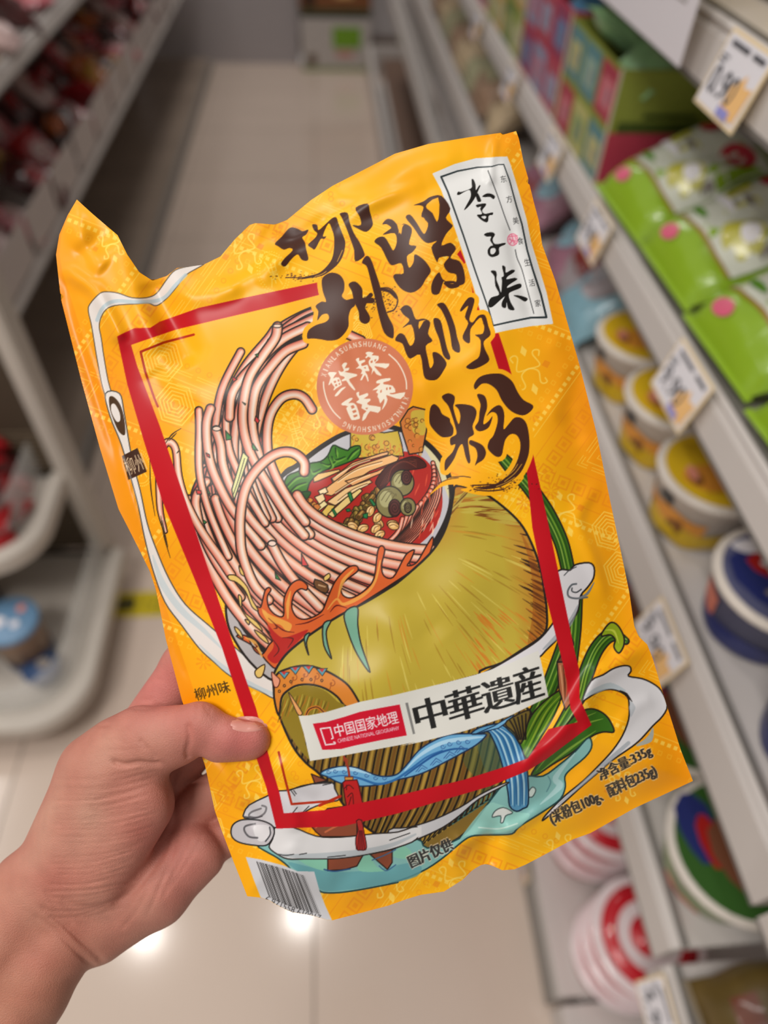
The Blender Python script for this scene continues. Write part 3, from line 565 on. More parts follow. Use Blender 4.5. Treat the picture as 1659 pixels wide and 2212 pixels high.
def field(P, W):
    """distance field of a polyline with radii W -> y0,x0,d(px),t(-1..1 signed across),s(along 0..1)"""
    P = np.asarray(P, float); m = len(P)
    R = np.full(m, W/2.0) if np.isscalar(W) else np.interp(np.linspace(0, 1, m), np.linspace(0, 1, len(W)), np.array(W)/2.0)
    pad = R.max()+3
    x0 = max(int((P[:, 0].min()-pad-AX0)/G_), 0); x1 = min(int((P[:, 0].max()+pad-AX0)/G_)+1, AW-1)
    y0 = max(int((P[:, 1].min()-pad-AY0)/G_), 0); y1 = min(int((P[:, 1].max()+pad-AY0)/G_)+1, AH-1)
    if x1 <= x0 or y1 <= y0: return None
    cov = np.full((y1-y0+1, x1-x0+1), -1e9, np.float32); T = np.zeros_like(cov); S = np.zeros_like(cov)
    for i in range(m-1):
        a, b = P[i], P[i+1]; d = b-a; L2 = d@d
        if L2 < 1e-9: continue
        pd = max(R[i], R[i+1])+2*G_
        u0 = max(int((min(a[0], b[0])-pd-AX0)/G_), x0); u1 = min(int((max(a[0], b[0])+pd-AX0)/G_)+1, x1)
        v0 = max(int((min(a[1], b[1])-pd-AY0)/G_), y0); v1 = min(int((max(a[1], b[1])+pd-AY0)/G_)+1, y1)
        if u1 < u0 or v1 < v0: continue
        gx = GX[v0:v1+1, u0:u1+1]-a[0]; gy = GY[v0:v1+1, u0:u1+1]-a[1]
        t = np.clip((gx*d[0]+gy*d[1])/L2, 0, 1)
        ex = gx-t*d[0]; ey = gy-t*d[1]
        dist = np.sqrt(ex*ex+ey*ey); r = R[i]+(R[i+1]-R[i])*t
        c = r-dist
        sub = cov[v0-y0:v1-y0+1, u0-x0:u1-x0+1]; k = c > sub
        sub[k] = c[k]
        sg = np.sign(d[0]*gy-d[1]*gx)
        T[v0-y0:v1-y0+1, u0-x0:u1-x0+1][k] = (sg*dist/np.maximum(r, .1))[k]
        S[v0-y0:v1-y0+1, u0-x0:u1-x0+1][k] = ((i+t)/(m-1))[k]
    return y0, x0, cov, T, S

def stroke(pts, w, c, alpha=1.0, sm=6, part=None):
    P = smooth(pts, False, sm) if sm else np.asarray(pts, float)
    f = field(P, w)
    if f is None: return
    y0, x0, cv, T, S = f
    blend(y0, x0, np.clip(cv/G_+.5, 0, 1), c, alpha, part)

NOOD = [(206, 138, 100), (240, 196, 164), (238, 226, 214), (234, 196, 176), (222, 150, 128), (186, 98, 80)]
def tube(pts, w, line=(38, 28, 24), lw=3.2, cols=NOOD, sm=6, red=0.0):
    """a round noodle: dark outline, peach sides and a pale band along it (as drawn in the print)"""
    P = smooth(pts, False, sm)
    wv = w if np.isscalar(w) else np.array(w)
    f = field(P, wv)
    if f is None: return
    y0, x0, cv, T, S = f
    blend(y0, x0, np.clip((cv+lw)/G_+.5, 0, 1), line)
    xs = np.linspace(-1, 1, len(cols)); cc = np.array(cols, np.float32)/255
    cc = cc*(1-red)+np.array([.80, .36, .28])*red
    h, wd = cv.shape
    img = np.stack([np.interp(T, xs, cc[:, k]) for k in range(3)], -1).astype(np.float32)
    k = .5+.5*np.sin(S*9+P[0, 0])
    img = img*(1-.10*k[..., None]*np.array([0, .8, 1]))
    a = np.clip(cv/G_+.5, 0, 1)[..., None]
    reg = ART[y0:y0+h, x0:x0+wd]; reg[:] = reg*(1-a)+img*a

def at(ox, oy, s):
    return lambda *p: [(ox+x/s, oy+y/s) for x, y in p]
K1 = at(560, 420, 4.1475); K2 = at(780, 400, 4.1475); K3 = at(900, 300, 4.879); K4 = at(860, 760, 4.608)
K5 = at(380, 660, 4.1475); K6 = at(560, 880, 3.7705); K7 = at(400, 1100, 3.6065); K8 = at(780, 1000, 3.456)
L1 = at(560, 1380, 4.1475); L2 = at(860, 1380, 4.1475); L3 = at(480, 1620, 3.95); L4 = at(840, 1560, 3.6065)
L5 = at(1140, 1180, 3.813); L6 = at(660, 700, 6.381); L7 = at(100, 400, 3.190); L8 = at(600, 260, 2.765)
M3 = at(0, 500, 2.9625); M4 = at(1100, 600, 2.968); M5 = at(0, 1100, 2.9625); M6 = at(1100, 1200, 2.968)

# ---- yellow ground with its ethnic weave pattern
YEL, ORG = (249, 176, 12), (245, 150, 4)
BK = (34, 27, 24)
tt = np.clip((GX-1100-(GY-700)*.27)/160, 0, 1)
base = col(YEL)*(1-tt[..., None])+col(ORG)*tt[..., None]
ls = np.clip(((GY-600)*.27+235-GX)/120+.2, 0, 1)[..., None]
base = base*(1-ls)+col((244, 156, 4))*ls
nz = np.zeros((AH, AW))
for q in range(14):
    a, b, c = rng.uniform(-.02, .02), rng.uniform(-.02, .02), rng.uniform(0, 6)
    nz += np.sin(GX*a+GY*b+c)
base = base*(1+.012*nz[..., None]*np.array([.2, 1, .5]))
ART[:] = base
poly([(165, 425), (150, 462), (132, 507), (128, 550), (135, 590), (155, 650), (184, 743), (208, 806), (232, 898), (272, 1023), (292, 1090), (322, 1190), (340, 1260), (366, 1335), (412, 1471), (440, 1560), (430, 1650), (380, 1513), (340, 1380), (250, 1100), (160, 820), (110, 648), (105, 540), (140, 440)], (240, 146, 2), .8)
th = math.radians(16.5)
BU = (GX-250)*math.cos(th)-(GY-730)*math.sin(th)      # across the bag
BV = (GX-250)*math.sin(th)+(GY-730)*math.cos(th)      # down the bag
PER, AMP = 470.0, 150.0
def band(u, v, shift):
    ph = ((v+shift) % PER)/PER
    tri = np.abs(ph*2-1)*2-1
    s = (u-tri*AMP)*math.cos(math.atan(4*AMP/PER))
    mm_ = 4*AMP/PER*np.where(ph < .5, -1, 1)
    al = (v+mm_*u)/math.hypot(4*AMP/PER, 1)+4000
    return s, al
PALE, DEEP = (255, 216, 96), (236, 138, 20)
def mask(m, c, a): 
    ART[:] = ART*(1-(m*a)[..., None])+col(c)*(m*a)[..., None]
def soft(d, w): return np.clip((w-np.abs(d))/G_+.5, 0, 1)
for cx in (-330, 90, 520, 950):
    s, al = band(BU-cx, BV, 160 if cx in (90, 950) else 160+PER/2)
    for so in (-62, -34, 34, 62): mask(soft(s-so, 1.0), PALE if abs(so) > 40 else DEEP, .55)
    q = np.maximum(np.abs(s), np.abs((al % 36)-18))
    mask(soft(q-12, 1.8), DEEP, .60); mask(soft(q, 5), DEEP, .55)
    for so in (-74,): 
        q = np.maximum(np.abs(s-so), np.abs((al % 15)-7.5)); mask(soft(q, 4.2), PALE, .75)
    for so in (48, 54, 76, 82): mask(soft(s-so, .8)*((al+(so > 60)*20) % 56 < 46), PALE, .6)
    q = np.hypot(s-96, (al % 26)-13); mask(soft(q-5, 1), DEEP, .45)
    q = np.maximum(np.abs(s+96), np.abs((al % 22)-11)); mask(soft(q-4, .8), PALE, .35)
def motif(x, y, k, f=1.0):
    c, sn = math.cos(-th), math.sin(-th)
    R = lambda pts: [(x+(a*c-b*sn)*f, y+(a*sn+b*c)*f) for a, b in pts]
    if k == 0:      # curling antler cross
        stroke(R([(-34, -30), (-38, -42), (-26, -46), (-20, -36), (-30, -6), (0, -4), (30, -6), (20, -36), (26, -46), (38, -42), (34, -30)]), 3.2, PALE, .8)
        stroke(R([(-34, 30), (-36, 40), (-26, 42), (-20, 34), (-22, 8), (0, -4), (22, 8), (20, 34), (26, 42), (36, 40), (34, 30)]), 3.2, PALE, .8)
        poly(R([(0, -66), (9, -50), (0, -36), (-9, -50)]), PALE, .85); poly(R([(0, 34), (9, 50), (0, 66), (-9, 50)]), PALE, .85)
        poly(R([(46, -14), (58, -4), (46, 8), (34, -4)]), DEEP, .7); poly(R([(-58, -14), (-46, -4), (-58, 8), (-70, -4)]), DEEP, .6)
    if k == 1:      # paired hexagon spirals
        for dy in (-50, 50):
            for r in (48, 39, 30, 21, 12):
                H = [(r*.9*math.sin(math.radians(60*i)), dy*r/48*.0+dy+r*math.cos(math.radians(60*i))) for i in range(7)]
                stroke(R(H), 2.6, PALE, .75, sm=0)
    if k == 2:      # seal-like longevity sign in a dotted oval
        for i in range(40):
            for r in (40, 47):
                a = i*math.pi/20
                poly([(R([(r*math.cos(a), 1.45*r*math.sin(a))])[0][0]+dx, R([(r*math.cos(a), 1.45*r*math.sin(a))])[0][1]+dy) for dx, dy in ((-1.3, -1.3), (1.3, -1.3), (1.3, 1.3), (-1.3, 1.3))], PALE, .7)
        for pts in ([(-16, -40), (-10, -22), (-10, -4), (12, -4), (12, -22), (18, -40)], [(-16, 40), (-10, 22), (-10, 6), (12, 6), (12, 22), (18, 40)], [(0, -30), (0, 32)], [(-7, -18), (8, -18)], [(-7, 18), (8, 18)], [(-8, 1), (9, 1)]):
            stroke(R(pts), 2.4, PALE, .75, sm=0)
    if k == 3:      # little eight-petal flower
        for i in range(8):
            a = i*math.pi/4
            stroke(R([(4*math.cos(a), 4*math.sin(a)), (15*math.cos(a), 15*math.sin(a))]), [2, 5], DEEP, .55, sm=0)
for (x, y, k, f) in [(365, 825, 1, 1), (1143, 800, 0, .85), (1220, 1110, 0, .8), (638, 930, 2, 1), (700, 880, 0, .9), (530, 545, 0, .75), (590, 590, 2, .7), (1330, 1190, 1, .9), (835, 1900, 0, .8),
                     (985, 1900, 0, .75), (1215, 1840, 0, .7), (1290, 1460, 3, 1), (1150, 895, 3, 1), (1190, 1060, 3, 1.1), (1132, 1085, 3, 1), (1395, 1600, 3, 1), (545, 1690, 0, .7), (505, 1330, 1, .7), (440, 1430, 3, 1),
                     (590, 450, 3, .1), (760, 520, 3, .9), (600, 510, 3, .8), (1080, 1520, 1, .7), (1345, 1700, 0, .6), (240, 530, 0, .6), (300, 1010, 2, .6), (330, 1200, 3, 1), (960, 620, 3, .1), (770, 690, 1, .6), (1260, 1560, 1, .5), (450, 1760, 1, .6)]:
    motif(x, y, k, f)

# ---- pale ribbon of cloud down the left
CLD, CLS = (226, 218, 212), (176, 196, 204)
rib = L7((1085, 545), (1000, 555), (890, 585), (830, 650), (760, 745), (690, 775), (590, 775), (500, 745), (430, 735), (370, 745), (300, 820), (290, 870), (310, 960), (330, 1080), (350, 1200), (385, 1380), (430, 1520), (460, 1595))
rib2 = L7((520, 1595), (440, 1400), (400, 1200), (380, 1060), (365, 960), (400, 870), (470, 830), (620, 818), (700, 812), (760, 830), (830, 780), (900, 700), (960, 620))
poly(rib+rib2, CLD, sm=4, line=(90, 78, 60), lw=2.2)
stroke(L7((960, 620), (890, 690), (820, 770), (740, 800), (620, 805), (470, 800), (390, 845), (350, 930)), 8, CLS, .8)
# it carries on down as a broad band to the snail
lowR = [(258, 850), (268, 890), (284, 985), (303, 1060), (318, 1130), (337, 1185), (365, 1250), (400, 1305), (450, 1350), (500, 1392), (545, 1430), (600, 1468)]
lowL = [(596, 1508), (560, 1492), (500, 1462), (462, 1430), (430, 1400), (392, 1350), (356, 1300), (330, 1230), (312, 1160), (298, 1090), (282, 1030), (262, 960), (238, 900), (228, 850)]
poly(lowR+lowL, CLD, sm=4, line=(70, 70, 66), lw=2.6)
stroke([(330, 1200), (352, 1262), (392, 1318), (440, 1362), (478, 1400)], [3, 14, 14, 10, 3], CLS, .55)
stroke([(430, 1392), (480, 1440), (540, 1478), (590, 1500)], [2, 10, 12, 8], CLS, .6)
# dark loop and tag with writing hanging on the ribbon
poly(M3((700, 1060), (730, 1060), (770, 1110), (795, 1200), (800, 1300), (760, 1280), (720, 1190), (700, 1120)), (72, 48, 26), sm=5)
poly(M3((712, 1110), (735, 1105), (765, 1160), (768, 1210), (745, 1215), (715, 1160)), CLD, sm=5)
poly(M3((780, 1437), (880, 1385), (940, 1537), (822, 1590)), (62, 34, 20))

# ---- stalks and leaves behind everything on the right
def leafstalk(pts, w):
    stroke(pts, w+7 if np.isscalar(w) else [q+7 for q in w], BK)
    stroke(pts, w, (52, 100, 22))
    P = smooth(pts, False, 8); d = np.gradient(P, axis=0); n = np.stack([-d[:, 1], d[:, 0]], 1)/np.maximum(np.hypot(d[:, 0], d[:, 1]), .01)[:, None]
    ww = w if np.isscalar(w) else np.mean(w)
    for o, c, lw in ((-.32, (34, 72, 14), 3), (-.12, (120, 160, 50), 3), (.08, (44, 88, 18), 2), (.2, (150, 180, 80), 2.4), (.36, (38, 78, 16), 2.5)):
        stroke(P+n*o*ww, lw, c, .9, sm=0)
leafstalk([(1082, 985), (1100, 1005), (1140, 1048), (1180, 1105), (1212, 1170), (1228, 1235)], [16, 24, 26, 28, 26, 24])
leafstalk([(1243, 1290), (1240, 1360), (1232, 1430)], 26)
leafstalk([(1222, 1390), (1200, 1450), (1180, 1500), (1150, 1560)], 30)

# ---- bowl: rim, white inside
bowlout = [(596, 1040), (640, 1000), (700, 955), (755, 928), (830, 915), (905, 940), (955, 985), (978, 1040), (980, 1095), (960, 1150), (930, 1190), (880, 1225), (780, 1290), (650, 1380), (600, 1440), (560, 1400), (520, 1350), (495, 1290), (480, 1250)]
poly(bowlout, BK, sm=6)
inner = [(604, 1045), (650, 1004), (706, 962), (757, 936), (830, 924), (900, 948), (946, 990), (968, 1040), (970, 1092), (950, 1145), (922, 1182), (860, 1215), (790, 1212), (730, 1190), (690, 1160), (650, 1110)]
poly(inner, (192, 190, 196), sm=6)
poly([(905, 950), (946, 990), (968, 1040), (972, 1080), (955, 1040), (930, 990)], (214, 206, 160), sm=5)
stroke(smooth(inner, True, 6), 3, BK, sm=0)
# broth
poly([(700, 1010), (800, 985), (870, 975), (915, 990), (945, 1030), (956, 1085), (940, 1140), (900, 1180), (850, 1206), (790, 1206), (735, 1185), (690, 1145), (650, 1080)], (176, 38, 30), sm=6)
for k in range(15):
    a = k/14.0
    x0, y0 = 905+48*math.sin(a*2.6), 985+a*175
    tube([(935+30*math.sin(a*3)-a*70, 1000+a*120), (950-a*95, 1060+a*95), (920-a*120, 1130+a*66), (870-a*130, 1185+a*18)], 9-3*abs(a-.5), lw=1.8, red=.25, cols=[(190, 70, 50), (238, 190, 160), (250, 235, 225), (236, 150, 120), (170, 40, 34)])
for k in range(26):
    x, y = rng.uniform(885, 950), rng.uniform(1000, 1150)
    stroke([(x, y), (x+rng.uniform(-8, 2), y+rng.uniform(10, 26))], [1, 3, 1], rng.choice([0, 1]) and (250, 210, 180) or (226, 90, 60), .8)
# fried bean-curd skins standing in the bowl
poly([(757, 925), (830, 935), (860, 930), (868, 960), (872, 985), (820, 985), (775, 990), (757, 975)], (206, 176, 60), sm=0, line=BK, lw=2.5)
poly(K4((100, 575), (150, 545), (290, 580), (280, 800), (240, 1000), (110, 1020), (40, 800), (20, 700)), (205, 120, 52), line=BK, lw=3)
poly(K4((140, 590), (285, 600), (270, 800), (230, 830), (150, 800), (130, 700)), (204, 178, 66), .95, sm=4)
for k in range(46):
    x, y = rng.uniform(762, 912), rng.uniform(905, 985); r = rng.uniform(2, 6.5)
    if 862 < x < 872 or (x < 862 and y < 938): continue
    if x > 872 and y < 900: continue
    ang = np.linspace(rng.uniform(0, 3), rng.uniform(4.5, 6.5), 9)
    poly([(x+r*math.cos(a), y+r*math.sin(a)) for a in np.linspace(0, 6.28, 9)[:-1]], (222, 150, 56), .55, sm=2)
    stroke([(x+r*math.cos(a), y+r*math.sin(a)) for a in ang], 1.5, (100, 52, 18), .9, sm=2)
for k in range(40):
    x, y = rng.uniform(762, 905), rng.uniform(950, 985)
    stroke([(x, y), (x+rng.uniform(-6, 6), y+rng.uniform(4, 12))], 2.5, (220, 110, 50), .5)
# greens
poly(K6((200, 660), (230, 560), (320, 520), (400, 460), (500, 440), (560, 390), (600, 310), (660, 330), (720, 350), (740, 330), (790, 312), (825, 325), (800, 410), (640, 480), (520, 520), (420, 600), (390, 680), (350, 760), (280, 830), (240, 780)), (58, 118, 30), sm=3, line=(20, 46, 16), lw=3)
for pts in (K6((215, 650), (300, 570), (390, 560)), K6((240, 700), (300, 640), (380, 610)), K6((290, 780), (330, 700), (400, 680)), K6((400, 480), (430, 530), (500, 500)), K6((590, 400), (620, 430), (700, 400)), K6((620, 330), (630, 400)), K6((500, 450), (560, 470), (620, 440)), K6((270, 800), (310, 720), (340, 700), (400, 690)), K6((720, 420), (760, 370), (810, 330)), K6((560, 400), (590, 470), (560, 500))):
    stroke(pts, [3, 4, 2], (24, 62, 18)); stroke([(x+3, y+3) for x, y in pts], [1, 5, 1], (118, 170, 62), .8)
poly(K6((260, 800), (290, 720), (350, 690), (420, 690), (380, 760), (300, 830)), (34, 80, 30), sm=4, line=(16, 40, 14), lw=2)
# bean sticks
def stick(pts, c=(240, 200, 140)):
    poly(pts, c, line=(52, 34, 22), lw=2.2)
for pts, c in ((K6((440, 575), (480, 540), (650, 505), (660, 520), (480, 600), (445, 610)), (232, 190, 120)), (K6((585, 580), (620, 570), (640, 600), (600, 615)), (245, 215, 170)),
               (K6((590, 590), (640, 540), (760, 450), (1000, 370), (1050, 360), (1050, 385), (860, 440), (760, 480), (650, 590), (620, 610)), (236, 176, 120)),
               (K6((525, 670), (700, 540), (820, 470), (1080, 385), (1140, 410), (1120, 440), (900, 520), (780, 600), (590, 720), (540, 710)), (238, 182, 118)),
               (K6((480, 680), (540, 650), (560, 690), (500, 720)), (250, 226, 180)), (K6((550, 770), (700, 660), (900, 590), (920, 610), (760, 700), (620, 800)), (242, 200, 140)),
               (K6((400, 840), (520, 750), (560, 790), (440, 880)), (238, 222, 160)), (K6((470, 900), (560, 790), (620, 800), (520, 930)), (226, 190, 90)), (K6((450, 730), (520, 700), (540, 750), (490, 790)), (244, 214, 160)),
               (K6((560, 870), (700, 740), (820, 660), (840, 680), (740, 780), (600, 900)), (236, 206, 130)), (K6((700, 600), (960, 520), (1060, 470), (1080, 500), (940, 560), (760, 640)), (236, 170, 110))):
    stick(pts, c)
for pts in (K6((640, 600), (800, 500), (1000, 440)), K6((620, 690), (760, 600), (900, 540)), K6((600, 570), (760, 470), (900, 420)), K6((640, 760), (760, 670), (880, 620))):
    stroke(pts, 1.6, (92, 56, 30)); stroke([(x, y+2.5) for x, y in pts], 2.5, (255, 232, 190), .7)
# minced crumbs on the left
for k in range(46):
    x, y = rng.uniform(-26, 26), rng.uniform(-34, 34); cx, cy = 672+x*.9+y*.45, 1108+y*.9
    r = rng.uniform(5, 8)
    a0 = rng.uniform(0, 6)
    poly([(cx+r*rng.uniform(.7, 1.2)*math.cos(a0+a), cy+r*rng.uniform(.7, 1.1)*math.sin(a0+a)) for a in (0, 1.2, 2.5, 3.8, 5)], (212+rng.randint(-16, 10), 134+rng.randint(-16, 12), 56), line=(70, 36, 16), lw=1.5)
# pickled beans
def bean(x, y, a, L=22, w=13, c=(122, 92, 36)):
    dx, dy = math.cos(a)*L/2, math.sin(a)*L/2
    stroke([(x-dx, y-dy), (x+dx, y+dy)], w+3, (36, 26, 14), sm=0); stroke([(x-dx, y-dy), (x+dx, y+dy)], w, c, sm=0)
    stroke([(x-dx, y-dy-2.5), (x+dx, y+dy-2.5)], w*.3, (196, 158, 84), .8, sm=0)
    stroke([(x+dx, y+dy), (x+dx+.1, y+dy)], w*.75, (88, 62, 24), sm=0)
for k in range(74):
    u, v = rng.uniform(0, 1), rng.uniform(0, 1)
    x = 690+u*130; y = 1178-u*118+v*48*(1-.35*u)+8*math.sin(u*6)
    if y > 1196: continue
    bean(x, y, rng.uniform(.6, 2.4), rng.uniform(8, 16), rng.uniform(9, 13), (118+rng.randint(-14, 26), 90+rng.randint(-10, 14), 36))
for x, y, a in ((738, 1140, .3), (702, 1148, 1.9), (760, 1182, .1), (735, 1170, .5)): bean(x, y, a, 18, 17, (190, 180, 84) if x < 739 and x > 737 or x == 702 else (132, 100, 40))
# peanuts
def nut(x, y, a, L=25, w=17):
    c, s = math.cos(a), math.sin(a)
    E = [(x+L/2*math.cos(t)*c-w/2*math.sin(t)*s, y+L/2*math.cos(t)*s+w/2*math.sin(t)*c) for t in np.linspace(0, 6.283, 17)[:-1]]
    poly(E, (228, 176, 104), line=(60, 36, 18), lw=2)
    E2 = [(x-2+L*.3*math.cos(t)*c-w*.3*math.sin(t)*s, y-2+L*.3*math.cos(t)*s+w*.3*math.sin(t)*c) for t in np.linspace(0, 6.283, 13)[:-1]]
    poly(E2, (246, 210, 150), .85)
    stroke([(x-L*.32*c-2*s, y-L*.32*s+2*c), (x+3*s, y-3*c), (x+L*.42*c, y+L*.42*s)], 1.5, (120, 76, 36))
for x, y, a in ((848, 1132, .1), (818, 1130, .8), (762, 1136, .5), (758, 1152, .2), (771, 1166, 1.2), (795, 1165, 1.5), (812, 1142, -.7), (784, 1141, -.3), (815, 1118, -1.0), (800, 1104, -1.2), (850, 1136, .25), (820, 1155, -.6)): nut(x, y, a)
# river snails and dark strips
poly(K6((950, 600), (1020, 500), (1120, 440), (1250, 400), (1330, 430), (1360, 480), (1300, 500), (1180, 520), (1080, 580), (1000, 670), (960, 640)), (70, 26, 22), sm=4, line=(30, 12, 12), lw=2)
for k in range(12):
    o = k*6
    stroke(K6((980+o, 640-o*.4), (1040+o*.6, 540-o*.6), (1150+o*.4, 460-o*.3), (1280, 420+o)), 1.6, (132, 60, 44) if k % 2 else (28, 10, 12))
for x, y, r, f in ((869, 1043, 25, 1), (842, 1084, 30, -1), (881, 1095, 17, 1)):
    poly([(x+r*math.cos(t)*1.0, y+r*math.sin(t)*1.12) for t in np.linspace(0, 6.283, 19)[:-1]], (132, 124, 76), sm=3, line=(30, 26, 20), lw=2.6)
    poly([(x-r*.3+r*.45*math.cos(t), y-r*.2+r*.6*math.sin(t)) for t in np.linspace(0, 6.283, 13)[:-1]], (184, 180, 130), .8, sm=3)
    for q in range(4): stroke([(x-r*.9+q*r*.3, y-r*.2+q*3), (x-r*.5+q*r*.3, y-r*.75+q*2), (x+q*r*.15, y-r*.9+q*5)], 1.4, (92, 84, 50))
    ox, oy = x+(r*.35 if r > 20 else 0), y+(r*.45*(-1 if f > 0 and r > 20 else 1) if r > 20 else 2)
    rr = r*.55
    poly([(ox+rr*.8*math.cos(t), oy+rr*1.15*math.sin(t)) for t in np.linspace(0, 6.283, 13)[:-1]], (88, 44, 40) if r > 20 else (128, 120, 78), sm=3, line=(26, 14, 14), lw=2)
    stroke([(ox+rr*.8*(1-t/17)*math.cos(t), oy+rr*1.1*(1-t/17)*math.sin(t)) for t in np.linspace(0, 16, 40)], 1.5, (38, 18, 18), sm=0)
# spring onion
for pts in (K6((720, 700), (745, 690), (765, 750), (745, 770)), K6((590, 830), (605, 825), (632, 870), (620, 890)), K6((895, 750), (915, 745), (952, 795), (930, 805)), K6((845, 870), (885, 860), (880, 905), (850, 900)), K6((940, 1060), (985, 1050), (1005, 1080), (1000, 1130), (945, 1140)), K6((850, 1110), (890, 1105), (915, 1155), (875, 1170)), K6((705, 830), (735, 825), (745, 845), (715, 850))):
    poly(pts, (40, 128, 70), line=(14, 50, 26), lw=2)

# ---- the shower of noodles swinging up on the left
red = [(410, 1090), (440, 1000), (468, 900), (520, 790), (552, 770), (556, 880), (580, 1000), (640, 1090), (700, 1160), (780, 1204), (900, 1196), (935, 1170), (900, 1230), (780, 1300), (650, 1370), (600, 1420), (560, 1380), (510, 1280), (450, 1200)]
poly(red, (196, 64, 50), sm=5, line=BK, lw=4)
poly([(495, 1290), (520, 1350), (560, 1400), (600, 1440), (590, 1470), (540, 1430), (500, 1370), (488, 1320)], (178, 172, 172), sm=4, line=BK, lw=5)
# arcs over the top, going under the lettering
tube([(700, 664), (650, 684), (600, 714), (560, 760), (520, 830), (480, 900), (466, 980), (470, 1060)], 17)
tube([(780, 735), (720, 712), (660, 716), (600, 760), (556, 830), (540, 910), (548, 1000), (570, 1070)], 16)
tube([(520, 760), (480, 840), (466, 920), (464, 1000), (480, 1100)], 14, red=.15)
def bez(p0, p1, p2, p3, n=9):
    return [tuple((1-t)**3*np.array(p0)+3*(1-t)**2*t*np.array(p1)+3*(1-t)*t*t*np.array(p2)+t**3*np.array(p3)) for t in np.linspace(0, 1, n)]
for k in range(9):      # undercurrent crossing the other way
    a = k/8.0
    tube(bez((440+a*60, 1010+a*50), (440+a*90, 1150+a*30), (500+a*120, 1270), (590+a*200, 1400-a*120)), 15, red=.3)
for k in list(range(13)):
    a = k/12.0
    S = (406+a*236, 1080-10*a); E_ = (588+a*345, 1400-a*212)
    tube(bez(S, (S[0]+34, S[1]+130-60*a), (E_[0]-110+10*a, E_[1]-95+95*a), E_, 11), 19-2*(k % 2), red=.03+.10*(k % 3 == 1), lw=3)
for k in range(5):
    a = k/4.0
    tube(bez((702-a*4, 668+a*40), (610+a*30, 684+a*40), (500+a*50, 800+a*30), (450+a*90, 1040)), 16, red=.05+.1*(k % 2))
for k in range(6):
    a = k/5.0
    tube([(700-a*60, 700+a*20), (610-a*50, 760+a*10), (560-a*30, 840), (548-a*40, 930), (560-a*50, 1030), (600-a*60, 1120)], 15, red=.05+.15*(k % 2))
N = [
 ([(446, 1040), (424, 1072), (426, 1110), (440, 1160), (470, 1220), (520, 1290)], 16),
 (K5((205, 940), (210, 1100), (205, 1300), (210, 1480), (240, 1650), (300, 1850), (390, 2070), (470, 2250)), 13),
 (K5((880, 215), (820, 300), (650, 500), (530, 700), (470, 900), (450, 1080), (480, 1300), (560, 1500), (650, 1700), (800, 1950)), 14),
 (K5((1230, 120), (1000, 230), (860, 330)), 17),
 (K5((1180, 190), (960, 300), (760, 480), (600, 640), (500, 800), (480, 1000)), 17),
 (K5((310, 925), (275, 1050), (280, 1250), (320, 1450), (400, 1640), (500, 1820), (640, 2000), (760, 2150)), 17),
 (K5((360, 1120), (400, 1250), (420, 1420), (480, 1600), (580, 1780), (700, 1950), (860, 2120)), 17),
 (K5((1140, 340), (980, 410), (840, 560), (730, 720), (690, 880), (680, 1040), (710, 1230), (780, 1420), (900, 1640), (1040, 1860), (1200, 2050)), 18),
 (K5((910, 190), (890, 290), (780, 450), (660, 640), (610, 850), (600, 1050), (640, 1250), (720, 1430), (850, 1650), (1000, 1880), (1150, 2060)), 18),
 (K5((1220, 930), (1150, 830), (1060, 795), (950, 830), (860, 950), (820, 1100), (820, 1280), (850, 1420), (930, 1600), (1040, 1780), (1160, 1940)), 17),
]
for pts, w in N: tube(pts, w)
for x, y, rx, ry in ((599, 704, 9, 4), (468, 926, 9, 5), (600, 1150+10, 0, 0)):
    if rx: poly([(x+rx*math.cos(t), y+ry*math.sin(t)) for t in np.linspace(0, 6.28, 13)[:-1]], (240, 210, 190), line=BK, lw=2)
tube(K5((1150, 1490), (1145, 1400), (1060, 1325), (950, 1315), (830, 1370), (700, 1500), (620, 1650), (580, 1850), (575, 2050), (600, 2250), (700, 2500), (830, 2640)), 18)
tube(M3((1060, 1920), (1025, 1780), (1018, 1600), (1022, 1480), (1050, 1370), (1090, 1350), (1125, 1400), (1142, 1560), (1180, 1700), (1250, 1850), (1330, 1980), (1400, 2080), (1480, 2200)), [5, 10, 12, 12, 13, 14, 13, 13, 14, 15, 16, 17, 17], lw=2.6)
for pts in (M3((1050, 1370), (1100, 1300), (1160, 1260)), M3((1080, 1340), (1110, 1310), (1130, 1290)), M3((1130, 1420), (1150, 1400)), M3((1030, 1820), (1050, 1950), (1090, 2090)), M3((1040, 1850), (1060, 1960), (1075, 2020)), M3((958, 1435), (965, 1640), (992, 1820))):
    stroke(pts, [1, 3, 1], (60, 40, 16))
tube([(588, 1178), (612, 1222), (650, 1270), (690, 1312)], 18); poly([(588+9*math.cos(t), 1174+6*math.sin(t)-0) for t in np.linspace(0, 6.28, 12)[:-1]], (240, 212, 196), line=BK, lw=2)
poly(K5((600, 1310), (650, 1360), (520, 1750), (500, 1650)), (222, 222, 150), line=BK, lw=2.6); stroke(K5((615, 1370), (560, 1560), (515, 1690)), 1.6, BK)
